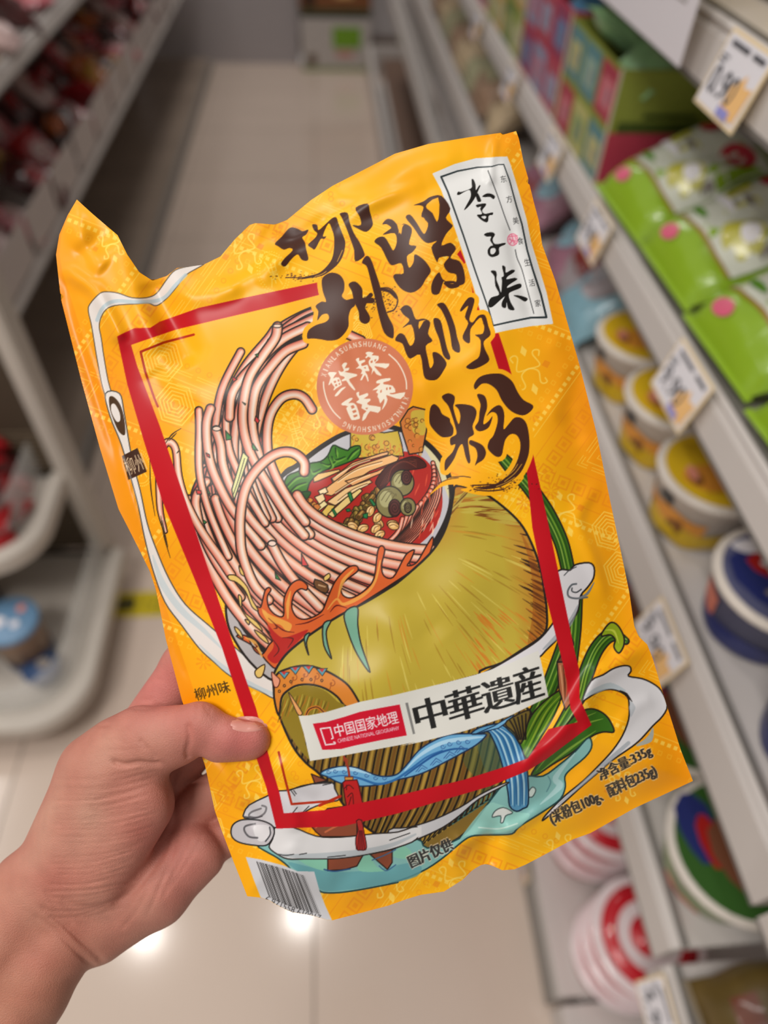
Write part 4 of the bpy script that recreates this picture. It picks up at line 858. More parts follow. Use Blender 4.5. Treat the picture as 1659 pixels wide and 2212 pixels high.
for pts, c in ((K5((445, 1120), (500, 1180), (490, 1200), (450, 1205)), 0), (K5((690, 1235), (735, 1300), (690, 1290), (680, 1260)), 0), (K5((710, 440), (740, 430), (735, 465)), 0), (K5((595, 865), (625, 880), (620, 892)), 0), (K5((500, 635), (548, 660), (515, 685)), 1), (K5((715, 990), (750, 1030), (735, 1060), (705, 1030)), 1),
               (K5((180, 1650), (225, 1660), (230, 1690), (190, 1690)), 1), (K5((270, 1320), (300, 1335), (305, 1365), (280, 1350)), 1), (K5((285, 1640), (310, 1690), (285, 1680)), 0), (K5((245, 1920), (275, 1940), (262, 1955), (245, 1950)), 0), (K7((905, 345), (960, 440), (910, 440)), 1), (K7((700, 490), (745, 555), (705, 540)), 0)):
    poly(pts, (52, 130, 66) if c == 0 else (206, 52, 52), line=(24, 30, 18), lw=2)
poly(K7((1010, 545), (1110, 590), (1100, 655), (1015, 615)), (110, 72, 40), sm=2, line=BK, lw=2.5); stroke(K7((1040, 590), (1090, 605)), 3, (200, 160, 120))
# red splash of broth along the shell
sp = K7((400, 990), (480, 990), (540, 1100), (600, 1130), (650, 1060), (690, 1000), (640, 900), (580, 830), (560, 760), (590, 760), (620, 640), (650, 610), (668, 630), (640, 680), (650, 760), (700, 820), (765, 830), (770, 700), (820, 590), (890, 550), (950, 590), (945, 630), (900, 620), (850, 660), (830, 760), (870, 840), (950, 855), (1060, 800), (1110, 690), (1170, 560), (1260, 460), (1330, 440), (1345, 480), (1270, 540), (1215, 600), (1230, 670), (1300, 690), (1400, 630), (1470, 540), (1500, 330), (1530, 285), (1555, 320), (1530, 440), (1550, 520), (1620, 530))
sp += [(870, 1210), (880, 1195), (895, 1188), (888, 1208), (880, 1222), (900, 1215), (922, 1178), (935, 1160), (932, 1185), (905, 1222)] + K7((1300, 780), (1000, 960), (850, 1070), (740, 1200), (700, 1240), (640, 1190), (590, 1130), (520, 1060))
poly(sp, (214, 96, 40), sm=4, line=(40, 16, 12), lw=3)
poly(K7((640, 900), (700, 960), (760, 1000), (840, 980), (960, 940), (850, 1060), (740, 1180), (690, 1200), (640, 1150), (690, 1060)), (182, 34, 26), sm=5)
poly(K7((600, 790), (680, 830), (760, 860), (830, 900), (800, 960), (740, 900), (650, 880)), (232, 160, 66), sm=5)
for pts in (K7((1190, 690), (1230, 560), (1310, 470)), K7((820, 640), (800, 740), (800, 850)), K7((1110, 780), (1180, 700), (1240, 740), (1400, 660), (1480, 560), (1520, 400)), K7((470, 1000), (540, 1040), (600, 1150)), K7((600, 780), (640, 830))):
    stroke(pts, [2, 8, 3], (236, 168, 76), .85)
for pts in (K7((650, 850), (760, 940), (850, 960)), K7((670, 1000), (730, 1090), (690, 1150)), K7((1130, 800), (1180, 750), (1260, 770)), K7((700, 900), (715, 925), (690, 930)), K7((540, 1050), (560, 1070), (545, 1075)), K7((860, 900), (960, 880), (1080, 820)), K7((760, 1000), (840, 1010), (800, 1080))):
    stroke(pts, [1, 3, 1], (90, 20, 14))
for pts in (K7((335, 515), (400, 520), (480, 600), (520, 700), (570, 790), (520, 760), (470, 640), (400, 570), (345, 550)), K7((415, 670), (440, 690), (450, 790), (560, 880), (600, 950), (500, 870), (430, 760)), K7((420, 440), (450, 480), (460, 520), (430, 500)), K7((385, 915), (430, 950), (450, 1010), (400, 960)), K7((545, 1260), (620, 1210), (600, 1300), (560, 1310)), K7((540, 940), (620, 990), (650, 1050), (580, 1000)), K7((1080, 530), (1120, 500), (1130, 530), (1090, 560)), K7((465, 860), (500, 870), (495, 900))):
    poly(pts, (226, 190, 104), sm=4, line=(50, 30, 16), lw=2.4)

# ---- the giant snail shell
sh = [(591, 1483), (592, 1455), (611, 1422), (636, 1397), (677, 1366), (733, 1330), (788, 1302), (838, 1272), (867, 1252), (925, 1200), (954, 1160), (971, 1116), (979, 1072), (985, 1050), (1020, 1056), (1052, 1069), (1098, 1104), (1130, 1139), (1153, 1185), (1168, 1231), (1176, 1278), (1181, 1318), (1180, 1359), (1162, 1381), (1127, 1404), (1084, 1432), (1035, 1460),
      (1144, 1534), (1135, 1580), (1110, 1640), (1080, 1695), (1043, 1756), (1000, 1790), (940, 1815), (870, 1822), (810, 1800), (760, 1760), (725, 1715), (690, 1672), (661, 1648), (632, 1611), (603, 1544)]
sh_ = smooth(sh, True, 4)
y0, x0, A = cover(sh_)
shc = np.zeros((AH, AW, 3), np.float32)
# olive ground warming to brown along its right flank
fl = np.clip((GX-(1060+.16*(GY-1050)))/90, 0, 1)*(GY < 1470)
tp = np.clip((1105-GY)/60, 0, 1)*(GX > 950)
lf = np.clip((1010-GX-(GY-1050)*-.0)/70, 0, 1)*np.clip((1200-GY)/100, 0, 1)*(GX > 880)
k = np.clip(np.maximum(np.maximum(fl, tp), lf*.9), 0, 1)[..., None]
shc[:] = col((188, 166, 56))*(1-k)+col((182, 108, 30))*k
shc = np.where((GY > 1560-(GX-645)*.27)[..., None], col((122, 92, 34)), shc)
blend(y0, x0, A, shc)
sm_ = np.zeros((AH, AW), np.float32); sm_[y0:y0+A.shape[0], x0:x0+A.shape[1]] = A
save = ART.copy()
# growth lines sweeping round the whorl
def flow(x, y, sgn=1):
    r = math.atan2(y-1180, x-880)
    return r*.62+.30
def hair(x, y, L, w, c, al=.8, back=False):
    P = [(x, y)]
    for i in range(5):
        a = flow(*P[-1]); P.append((P[-1][0]+math.cos(a)*L/5, P[-1][1]+math.sin(a)*L/5))
    stroke(P, [.7, w, w*.8, .7], c, al, sm=2)
for k in range(300):
    x, y = rng.uniform(600, 1170), rng.uniform(1060, 1560)
    if y < 1420-(x-640)*.55 and x < 950: continue
    br_ = x > 1085+.16*(y-1050) or y < 1110
    if br_: c, al = [((96, 50, 16), .8), ((206, 140, 50), .8), ((52, 28, 14), .9), ((200, 176, 76), .7), ((140, 76, 22), .8)][rng.randint(5)]
    else: c, al = [((214, 198, 92), .8), ((164, 128, 34), .7), ((150, 112, 30), .6), ((216, 200, 100), .7), ((200, 138, 40), .55)][rng.randint(5)]
    hair(x, y, rng.uniform(34, 90) if not br_ else rng.uniform(24, 60), rng.uniform(2, 4.2), c, al)
for k in range(60):   # brown and pale tufts of the upper neck
    f = rng.uniform(0, 1); hair(975+f*110, 1062+f*30+rng.uniform(0, 40), rng.uniform(50, 90), rng.uniform(5, 9), [(196, 178, 74), (150, 88, 24), (120, 66, 20), (172, 110, 36), (190, 170, 70)][rng.randint(5)], .9)
for k in range(46):
    f = k/45.0
    x, y = 985-f*115, 1090+f*160
    L = rng.uniform(30, 70)
    stroke([(x, y), (x+L*.5, y-L*.55-6), (x+L*.9, y-L*1.1)], [2, 6, 1], [(126, 78, 26), (170, 140, 60), (96, 62, 24), (190, 168, 80)][rng.randint(4)], .85)
for k in range(50):   # orange flank with dark ticks
    f = rng.uniform(0, 1); hair(1120+34*math.sin(f*2.2)+rng.uniform(-20, 8), 1150+f*230, rng.uniform(26, 46), 3.2, (40, 20, 12), .9)
for k in range(40):
    hair(1010+rng.uniform(0, 140), 1310+rng.uniform(0, 130), rng.uniform(30, 60), 4, (206, 122, 34), .8)
poly([(1125, 1150), (1150, 1195), (1166, 1240), (1176, 1300), (1178, 1355), (1160, 1378), (1140, 1390), (1150, 1330), (1150, 1260), (1140, 1200)], (150, 76, 18), .5, sm=4)
# lower whorls: banded with dark curved ribs
for k in range(34):
    f = k/33.0
    x = 610+f*540
    ytop = 1540+rng.uniform(-4, 4)+80*abs(f-.55)*(1 if f < .55 else -.6)
    pts = [(x+26, ytop), (x+8, ytop+60), (x-8+20*max(0, .5-f), ytop+130), (x-34+120*max(0, .5-f), ytop+210), (x-80+190*max(0, .55-f), ytop+290)]
    stroke(pts, 4, (30, 22, 12))
    pts2 = [(px_+8, py_) for px_, py_ in pts]
    stroke(pts2, [2, 5, 7, 3, 1], (176, 142, 58) if k % 2 else (112, 74, 26), .85)
poly([(1000, 1640), (1060, 1590), (1120, 1560), (1130, 1600), (1095, 1660), (1050, 1720), (1020, 1760), (1040, 1700)], (66, 92, 56), .5, sm=4)
poly([(1030, 1600), (1060, 1570), (1140, 1540), (1140, 1570), (1080, 1680), (1060, 1690)], (60, 100, 96), .35, sm=4)
ART[:] = save*(1-sm_[..., None])+ART*sm_[..., None]
stroke(np.vstack([sh_, sh_[:1]]), 5, BK, sm=0)
# curved tail under the white band
tl = L4((150, 960), (250, 900), (420, 830), (600, 700), (700, 600), (820, 530), (780, 640), (700, 740), (580, 870), (470, 940), (330, 985), (220, 1000))
poly(tl, (132, 104, 40), sm=4, line=BK, lw=3)
for k in range(16):
    a = k/15.0; x, y = 885+a*170, 1822-a*108
    stroke([(x+14, y-14), (x+8, y+8), (x-6, y+26-10*a)], 3, (26, 22, 14)); stroke([(x+20, y-12), (x+14, y+6), (x+2, y+20-8*a)], 3, (64, 128, 124) if a > .5 else (186, 150, 60), .8)
# teal drips
for pts in (K7((1240, 810), (1340, 760), (1345, 900), (1370, 1050), (1440, 1270), (1340, 1130), (1270, 960)), K7((1075, 900), (1135, 870), (1100, 950), (1110, 1050), (1140, 1165), (1080, 1060)), K7((930, 990), (970, 965), (945, 1040), (962, 1135), (935, 1060))):
    poly(pts, (112, 164, 140), sm=4, line=BK, lw=3)
# orange embroidered opening and eye of the shell
P_o = L1((150, 330), (250, 270), (400, 240), (540, 265), (680, 330), (800, 420), (890, 560), (900, 600), (780, 610), (700, 520), (600, 450), (480, 412), (350, 415), (260, 460), (200, 530), (180, 680), (150, 620), (130, 480))
poly(P_o, (212, 128, 44), sm=4, line=BK, lw=4.5)
poly(L1((200, 620), (230, 500), (350, 430), (480, 425), (600, 470), (700, 560), (760, 610), (500, 700), (400, 690), (380, 760), (420, 960), (460, 1090), (330, 950), (210, 740)), (140, 118, 30), sm=4)
for k in range(20):
    x = 612+k*5.2; y = 1500+abs(k-8)*1.5; L = rng.uniform(20, 50)
    stroke([(x, y), (x-5, y+L*.5), (x-12, y+L)], [1, 3, 1], [(92, 72, 20), (176, 104, 30), (186, 170, 70)][k % 3], .8)
for a, b in (((200, 300), 0), ((300, 262), 1), ((420, 252), 1), ((540, 275), 1)):
    x, y = a
    poly(L1((x-30, y-6), (x+70, y-10 if b else y), (x+26, y+58)), (82, 150, 168), line=BK, lw=1.5); poly(L1((x-6, y-6), (x+46, y-8), (x+24, y+26)), (192, 44, 48))
for x, y in ((180, 470), (225, 420), (283, 384), (383, 365), (463, 365), (561, 373)):
    stroke(L1(*[(x+10*math.cos(t), y+12*math.sin(t)) for t in np.linspace(0, 6.3, 9)]), 1.6, BK, sm=0)
for x, y in ((310, 350), (410, 320), (510, 340), (650, 400)):
    stroke(L1(*[(x+(34-t*4.6)*math.cos(t-1.4), y+(34-t*4.6)*math.sin(t-1.4)) for t in np.linspace(0, 6, 16)], (x-20, y+60)), 1.8, (150, 74, 20), sm=0)
poly(L1((262, 480), (300, 530), (360, 620), (386, 670), (350, 680), (300, 580)), (226, 160, 96), sm=4, line=BK, lw=1.6)
stroke(L1((420, 680), (450, 630), (520, 612), (580, 660)), 7, (206, 120, 40)); stroke(L1((420, 680), (450, 630), (520, 612), (580, 660)), 2, BK)
poly(L1((110, 300), (150, 330), (185, 370), (165, 430), (130, 420)), (226, 150, 120), sm=4, line=(70, 20, 14), lw=2)

# ---- blue sash
sash = L1((550, 1210), (600, 1170), (720, 1145), (850, 1150), (960, 1190), (1060, 1225), (1150, 1232), (1240, 1210), (1320, 1130), (1430, 1000), (1550, 920)) + L2((450, 862), (600, 850), (720, 853), (790, 862), (700, 950), (560, 1030), (400, 1115), (250, 1190), (120, 1235)) + L1((1200, 1270), (1050, 1310), (880, 1320), (720, 1290), (620, 1240))
poly(sash, (104, 166, 208), sm=4, line=(20, 40, 74), lw=3)
stroke(L1((620, 1240), (760, 1225), (900, 1250), (1060, 1300), (1200, 1270), (1340, 1180), (1500, 1060), (1640, 1000)), [2, 5, 5, 3], (44, 104, 164))
stroke(L1((580, 1200), (720, 1165), (850, 1172), (1000, 1215)), [2, 8, 8, 2], (164, 206, 232)); stroke(L2((60, 1180), (200, 1040), (400, 930), (640, 890), (760, 880)), [2, 8, 9, 2], (168, 208, 232))
stroke(L2((60, 1230), (180, 1140), (330, 1040), (480, 990), (620, 985)), [3, 5, 3], (30, 84, 146))
for x, y in ((620, 1190), (680, 1185), (760, 1190), (860, 1200), (960, 1222), (1040, 1245), (1120, 1245)):
    stroke(L1(*[(x+(22-t*2.6)*math.cos(t), y+(22-t*2.6)*math.sin(t)) for t in np.linspace(0, 6, 10)]), 1.5, (52, 92, 150), sm=0)
for x, y in ((180, 1180), (310, 1120), (430, 1060), (530, 1010)):
    stroke(L2((x-20, y+10), (x+30, y-50), (x+80, y-20)), 1.8, (52, 92, 150), sm=0); stroke(L2((x, y+12), (x+34, y-24), (x+62, y-10)), 1.5, (52, 92, 150), sm=0)
for x, y in ((460, 940), (540, 925), (620, 920), (400, 965)):
    stroke(L2(*[(x+(24-t*2.6)*math.cos(t), y+(24-t*2.6)*math.sin(t)) for t in np.linspace(0, 6, 10)]), 1.5, (52, 92, 150), sm=0)
# leaves on the right over the shell
def leaf(pts, c=(74, 122, 26)):
    poly(pts, c, sm=4, line=BK, lw=3.4)
leaf(L2((1480, 455), (1400, 490), (1300, 570), (1200, 680), (1130, 830), (1080, 960), (1140, 1060), (1180, 1050), (1280, 880), (1380, 720), (1450, 560)))
leaf(L2((1650, 400), (1560, 480), (1480, 640), (1380, 820), (1280, 950), (1200, 1060), (1260, 1040), (1400, 900), (1560, 700), (1640, 560)), (60, 110, 24))
for pts in (L2((1460, 500), (1330, 650), (1200, 900), (1130, 1040)), L2((1440, 560), (1330, 760), (1180, 1020)), L2((1380, 520), (1250, 680), (1120, 940)), L2((1560, 560), (1430, 780), (1260, 1000)), L2((1600, 600), (1460, 830), (1300, 990))):
    stroke(pts, [1, 4, 1], (146, 172, 52), .85); stroke([(x+4, y+3) for x, y in pts], [1, 3, 1], (34, 70, 14), .9)
leafstalk([(1352, 1385), (1320, 1372), (1290, 1400), (1268, 1450), (1255, 1500), (1246, 1525)], [10, 24, 26, 28, 22, 10])
poly(L5((620, 700), (680, 630), (740, 650), (790, 740), (790, 820), (750, 880), (710, 830), (720, 770), (680, 730), (610, 740)), (142, 166, 26), sm=4, line=BK, lw=3.5); stroke(L5((640, 690), (710, 700), (750, 800)), [1, 5, 1], (190, 204, 70))
# cinnamon stick
poly(L2((1425, 210), (1560, 200), (1590, 330), (1560, 560), (1500, 640), (1440, 450)), (170, 104, 70), line=BK, lw=3)
poly(L2((1425, 205), (1460, 150), (1530, 140), (1560, 180), (1530, 210)), (110, 60, 40), line=BK, lw=3)
for o in (0, 26, 54, 80): stroke(L2((1450+o, 240), (1470+o*.9, 400), (1480+o*.6, 560)), [2, 4, 1], (110, 56, 34) if o % 52 else (212, 150, 110))
stroke(L2((1490, 300), (1520, 400), (1510, 520)), [1, 5, 1], (196, 50, 40))

# ---- white cloud band behind the shell on the right and the scroll
wb = K8((1360, 835), (1440, 820), (1500, 795), (1560, 800), (1600, 760), (1700, 745), (1740, 780), (1735, 860), (1690, 930), (1640, 990), (1620, 1100), (1560, 1200), (1480, 1300), (1380, 1400), (1330, 1450), (1240, 1480), (1100, 1520), (1000, 1560), (880, 1590), (1050, 1495), (1200, 1405), (1320, 1325), (1400, 1240), (1470, 1130), (1480, 1040), (1440, 960), (1370, 945))
poly(wb, (216, 214, 218), sm=3, line=BK, lw=3.6)
stroke(K8((1620, 1060), (1560, 1190), (1470, 1290), (1360, 1390)), [2, 12, 12, 3], (150, 156, 162), .7)
stroke(K8((1370, 925), (1420, 915), (1450, 960)), [3, 9, 3], (150, 156, 162), .8)
stroke(L5((490, 420), (400, 430), (340, 415), (330, 370), (360, 320), (400, 310)), 4, (96, 102, 108)); stroke(L5((440, 355), (400, 380), (365, 370), (365, 345)), 3, (70, 74, 78))
stroke(L5((545, 300), (490, 390), (420, 428)), [2, 6, 3], (120, 126, 132)); stroke(L5((300, 240), (340, 200), (400, 170)), 2, (70, 74, 78))
# big white swoosh at the lower right
sw = L5((450, 1270), (520, 1110), (620, 1060), (700, 1010), (780, 985), (840, 990), (850, 1030), (830, 1070), (940, 1090), (1030, 1130), (1100, 1190), (1150, 1310), (1110, 1400), (1030, 1480), (940, 1580), (860, 1650), (700, 1760), (560, 1880), (420, 2000), (300, 2110), (180, 2215), (120, 2260), (160, 2200), (300, 2060), (460, 1930), (600, 1790), (700, 1680), (780, 1560), (830, 1430), (835, 1320), (820, 1240), (740, 1190), (650, 1180), (560, 1210), (480, 1260))
poly(sw, (214, 213, 216), sm=3, line=BK, lw=3.4)
stroke(L5((1030, 1500), (1000, 1590), (900, 1640)), [3, 14, 4], (160, 172, 178), .9); stroke(L5((470, 1240), (560, 1190), (680, 1150), (800, 1190)), [3, 12, 14, 4], (176, 190, 196), .8)
stroke(L5((850, 1280), (860, 1330), (850, 1400)), [2, 14, 3], (176, 182, 188), .8); stroke(L5((830, 1620), (650, 1780), (480, 1930), (250, 2130)), [8, 10, 8, 3], (150, 158, 166), .7); stroke(L5((860, 1280), (810, 1220), (760, 1190)), [1, 7, 2], BK)
# leaf lying over the bottom right
lf2 = L5((30, 1880), (120, 1740), (250, 1560), (380, 1400), (480, 1345), (560, 1345), (640, 1390), (690, 1460), (708, 1530), (620, 1530), (520, 1570), (380, 1690), (200, 1800), (80, 1880))
poly(lf2, (52, 102, 24), sm=4, line=BK, lw=3.5)
for pts in (L5((70, 1850), (250, 1620), (400, 1450), (560, 1370)), L5((200, 1720), (400, 1500), (620, 1420)), L5((100, 1860), (330, 1680), (560, 1520))):
    stroke(pts, [1, 6, 1], (140, 176, 66), .8)
# teal water
tw = L5((520, 1590), (525, 1660), (470, 1740), (350, 1840), (305, 1900), (310, 1980), (270, 2080), (150, 2170), (40, 2240), (-40, 2290)) + L4((1000, 830), (960, 870), (860, 878), (740, 880), (640, 890), (560, 940), (430, 1050), (300, 1140), (150, 1210), (0, 1260)) + L3((1500, 1130), (1300, 1170), (1100, 1205), (950, 1220), (840, 1210), (790, 1150), (700, 1090), (600, 1040), (560, 990), (470, 920), (380, 870), (300, 815), (420, 800), (900, 900), (1300, 850), (1659, 760)) + L4((300, 980), (560, 900), (760, 650), (900, 480), (1060, 420), (1200, 420), (1330, 330), (1450, 230), (1540, 130))
poly(tw, (128, 182, 178), sm=3, line=(24, 60, 62), lw=3.4)
poly(L3((560, 960), (760, 1000), (1000, 1040), (1300, 1020), (1659, 960), (1659, 1080), (1300, 1160), (950, 1205), (840, 1190), (700, 1080)), (96, 158, 166), .8, sm=4)
poly(L3((640, 920), (880, 930), (900, 1030), (760, 1000)), (132, 196, 168), .9, sm=3); poly(L3((1150, 990), (1200, 920), (1260, 900), (1320, 1000), (1420, 1030), (1200, 1040)), (132, 196, 168), .9, sm=3); poly(L3((1450, 900), (1540, 820), (1620, 880), (1560, 930)), (132, 196, 168), .9, sm=3)
poly(L4((560, 900), (760, 650), (860, 640), (1000, 700), (1100, 720), (1000, 830), (860, 860), (620, 880)), (150, 206, 194), .8, sm=4)
stroke(L4((700, 820), (860, 830), (1000, 790)), 3, (196, 226, 216)); stroke(L4((1240, 420), (1260, 470), (1230, 540)), 2.5, (90, 140, 146)); stroke(L4((1450, 240), (1300, 430), (1330, 500), (1180, 640)), [2, 12, 14, 2], (176, 212, 212), .8)
poly(L4((805, 740), (830, 690), (890, 665), (950, 690), (960, 710), (910, 730), (890, 780), (870, 780), (870, 730)), (218, 222, 218), sm=3, line=(70, 90, 90), lw=2.4); poly(L4((1090, 540), (1120, 505), (1145, 530), (1120, 580), (1090, 580)), (206, 222, 216), sm=3, line=(70, 90, 90), lw=2.4)
# blue waterfall
wf = L2((655, 850), (720, 800), (850, 765), (930, 770), (1010, 840), (1080, 930), (1120, 1020), (1150, 1130), (1165, 1280), (1165, 1480), (1120, 1520), (1060, 1545), (1000, 1500), (985, 1380), (950, 1200), (900, 1020), (840, 880), (800, 830), (720, 850))
poly(wf, (86, 150, 190), sm=3, line=(16, 34, 60), lw=3.2)
for k in range(9):
    o = k*24
    stroke(L2((800+o*.5, 800-o*.1), (880+o*.8, 880), (960+o*.75, 1080), (1000+o*.75, 1260), (1010+o*.7, 1480+10*(k % 3))), [2, 5, 6, 2], [(32, 92, 146), (170, 208, 222), (44, 110, 160)][k % 3], .9)
poly(L2((700, 850), (860, 780), (960, 720), (1040, 680), (1010, 720), (900, 800)), (110, 172, 212), line=(20, 40, 70), lw=2.2)
poly(L2((960, 760), (1050, 690), (1180, 640), (1160, 760), (1100, 940), (1040, 840)), (110, 92, 36), sm=3, line=BK, lw=3)
for k in range(5): stroke(L2((1000+k*36, 730-k*14), (1040+k*26, 800), (1080+k*16, 900)), 3.5, BK)
# stones under the scroll
for pts in (L3((900, 930), (1200, 900), (1150, 990), (1050, 1020), (900, 1030)), L3((1260, 890), (1450, 850), (1450, 960), (1410, 1020), (1340, 960)), L3((760, 205), (900, 260), (790, 285)), L3((750, 640), (900, 500), (1050, 480), (1150, 560), (1150, 740), (850, 740), (800, 700))):
    poly(pts, (136, 70, 46), line=(40, 20, 14), lw=2.6)
stroke(L3((800, 660), (900, 560), (1050, 520)), 4, (196, 110, 74)); stroke(L3((880, 700), (1000, 640), (1120, 620)), 4, (190, 100, 64)); stroke(L3((870, 1020), (960, 1035), (1090, 1015)), 3, (40, 80, 130)); stroke(L3((1280, 940), (1380, 900), (1480, 850)), 2.4, (60, 100, 140)); stroke(L3((1340, 990), (1400, 1030), (1480, 980)), 2.4, (60, 100, 140))
# white scroll, lower left
sc1 = L3((475, 350), (560, 345), (760, 290), (935, 275), (960, 330), (1000, 420), (940, 440), (800, 480), (720, 520), (660, 560), (540, 600), (470, 670), (300, 600), (190, 580), (185, 540), (230, 470), (370, 400))
poly(sc1, (206, 204, 208), sm=2, line=(36, 34, 36), lw=3)
stroke(L3((580, 345), (700, 300), (930, 280)), 2, BK)
sc2 = L3((450, 665), (600, 660), (800, 735), (1000, 745), (1300, 715), (1500, 700), (1659, 655), (1659, 760), (1500, 830), (1300, 880), (1000, 925), (700, 930), (560, 930), (470, 890), (400, 830), (430, 760))
sc2r = L4((0, 840), (150, 820), (350, 760), (560, 660), (700, 570), (840, 500), (920, 470), (915, 485), (700, 600), (560, 720), (420, 820), (250, 900), (120, 950), (0, 990))
poly(sc2r, (198, 198, 202), sm=3, line=BK, lw=2.8); poly(sc2, (214, 213, 214), sm=3, line=BK, lw=2.8)
poly(L3((1590, 680), (1700, 650), (1700, 730), (1590, 780)), (214, 213, 214)); stroke(L3((480, 890), (620, 905), (900, 900), (1200, 870), (1450, 810), (1650, 720)), [3, 10, 14, 10, 4], (168, 178, 184), .7)
for pts in (L3((480, 890), (540, 900), (610, 890)), L3((660, 892), (720, 882)), L3((900, 915), (1050, 900)), L3((1430, 770), (1600, 710)), L3((600, 540), (640, 490)), L3((680, 540), (740, 480)), L3((590, 350), (620, 390)), L3((610, 345), (632, 375)), L3((860, 300), (930, 285))):
    stroke(pts, 2, (44, 44, 46))
cur = [(75, 690), (100, 630), (180, 595), (320, 600), (420, 640), (445, 700), (420, 770), (370, 815), (260, 812), (150, 790), (90, 750)]
poly(L3(*cur), (190, 186, 190), sm=4, line=(30, 30, 32), lw=3); poly(L3((270, 650), (380, 640), (420, 690), (380, 760), (320, 780), (280, 730)), (216, 214, 216), .9, sm=3)
stroke(L3((300, 750), (230, 740), (190, 690), (200, 650), (280, 630)), 4, (90, 88, 92)); stroke(L3((405, 660), (410, 720), (370, 780)), 3, (70, 70, 74)); stroke(L3((330, 500), (250, 530), (230, 565), (300, 575), (360, 540), (375, 490), (340, 475)), 4, (120, 118, 122)); stroke(L3((190, 570), (280, 580), (340, 565)), 3, (80, 78, 82))
# red pendant with tassel
stroke(L3((1040, 60), (1055, 100), (1075, 160), (1085, 225)), 5, (150, 50, 30)); stroke(L3((1035, 90), (1050, 70), (1070, 90), (1060, 120)), 2.6, (150, 60, 30))
poly(L3((1045, 230), (1115, 230), (1118, 262), (1048, 265)), (200, 140, 60), line=(80, 20, 14), lw=1.6)
poly(L3((1028, 280), (1050, 262), (1150, 255), (1165, 300), (1200, 460), (1195, 600), (1150, 640), (1140, 500), (1060, 480), (1045, 400)), (182, 26, 26), line=(70, 8, 10), lw=2.4)
for pts in (L3((1040, 330), (1080, 300), (1120, 330)), L3((1070, 400), (1110, 370), (1120, 470)), L3((1080, 470), (1100, 400)), L3((1060, 340), (1060, 300))): stroke(pts, 2, (80, 10, 10))

# ---- red frame
RED = (190, 8, 26)
fr = [(253, 727), (262, 722), (290, 709), (325, 708), (345, 695), (430, 665), (520, 645), (600, 628), (687, 610), (693, 636), (600, 660), (480, 688), (380, 712), (283, 745), (296, 790), (345, 920), (400, 1080), (450, 1230), (500, 1380), (553, 1530), (588, 1660), (603, 1710), (613, 1757), (700, 1750), (860, 1718), (1000, 1685), (1095, 1655), (1140, 1638), (1160, 1610), (1185, 1575), (1248, 1560), (1232, 1530), (1225, 1470), (1180, 1290), (1150, 1140), (1138, 1020), (1150, 974), (1180, 1110), (1205, 1230), (1240, 1400), (1252, 1450), (1252, 1508), (1278, 1566), (1180, 1640), (1140, 1665), (1060, 1698), (860, 1757), (740, 1785), (597, 1790), (575, 1700), (548, 1620), (525, 1540), (480, 1400), (420, 1250), (350, 1080), (310, 950), (275, 830)]
poly(fr, RED)
poly(K2((860, 620), (890, 580), (935, 690), (925, 705)), RED); poly(K2((990, 900), (1060, 1120), (1020, 1115)), RED)
poly(K2((1160, 1410), (1200, 1330), (1232, 1325), (1300, 1530), (1357, 1725), (1290, 1665), (1235, 1655)), RED)
for pts, w in ((M3((1240, 660), (1050, 710), (900, 770), (930, 900), (985, 1060), (1010, 1120)), 5), ([(602, 1625), (615, 1680), (630, 1737), (720, 1730)], 5), ([(690, 1740), (735, 1720)], 6)):
    stroke(pts, w, (176, 40, 10), sm=0)
poly(L3((1145, 605), (1190, 600), (1210, 700), (1230, 800), (1225, 850), (1180, 855), (1145, 845), (1140, 750), (1160, 680)), (170, 40, 36), sm=2, line=(60, 10, 12), lw=2)
for o in (0, 20, 40, 60): stroke(L3((1170+o*.4, 690), (1155+o, 850)), 2, (90, 16, 20))

# ---- printed labels
PWHITE = (226, 227, 226)
brand = K3((165, 365), (400, 265), (620, 205), (860, 188), (955, 185), (985, 260), (1040, 430), (1090, 600), (1160, 850), (1205, 1080), (1270, 1290), (1370, 1620), (1440, 1950), (1200, 1975), (1000, 2010), (765, 2060), (690, 1880), (600, 1560), (490, 1210), (340, 760), (255, 530))
poly(brand, PWHITE, part=1)
fl_ = K3((258, 400), (430, 340), (640, 300), (790, 292), (860, 272), (918, 270), (980, 440), (1050, 700), (1110, 900), (1165, 1170), (1225, 1380), (1310, 1640), (1368, 1880), (1200, 1885), (1000, 1925), (806, 1968), (760, 1800), (620, 1400), (490, 1010), (330, 560), (258, 400))
stroke(fl_, [4, 2, 3.5, 4.5, 3, 4], (38, 48, 52), sm=0)
stroke(K3((752, 335), (850, 590), (930, 820), (984, 962)), 2, (70, 72, 74)); stroke(K3((1040, 1170), (1060, 1260), (1110, 1380), (1170, 1600), (1235, 1840)), 2, (70, 72, 74))
INK = (20, 18, 16)
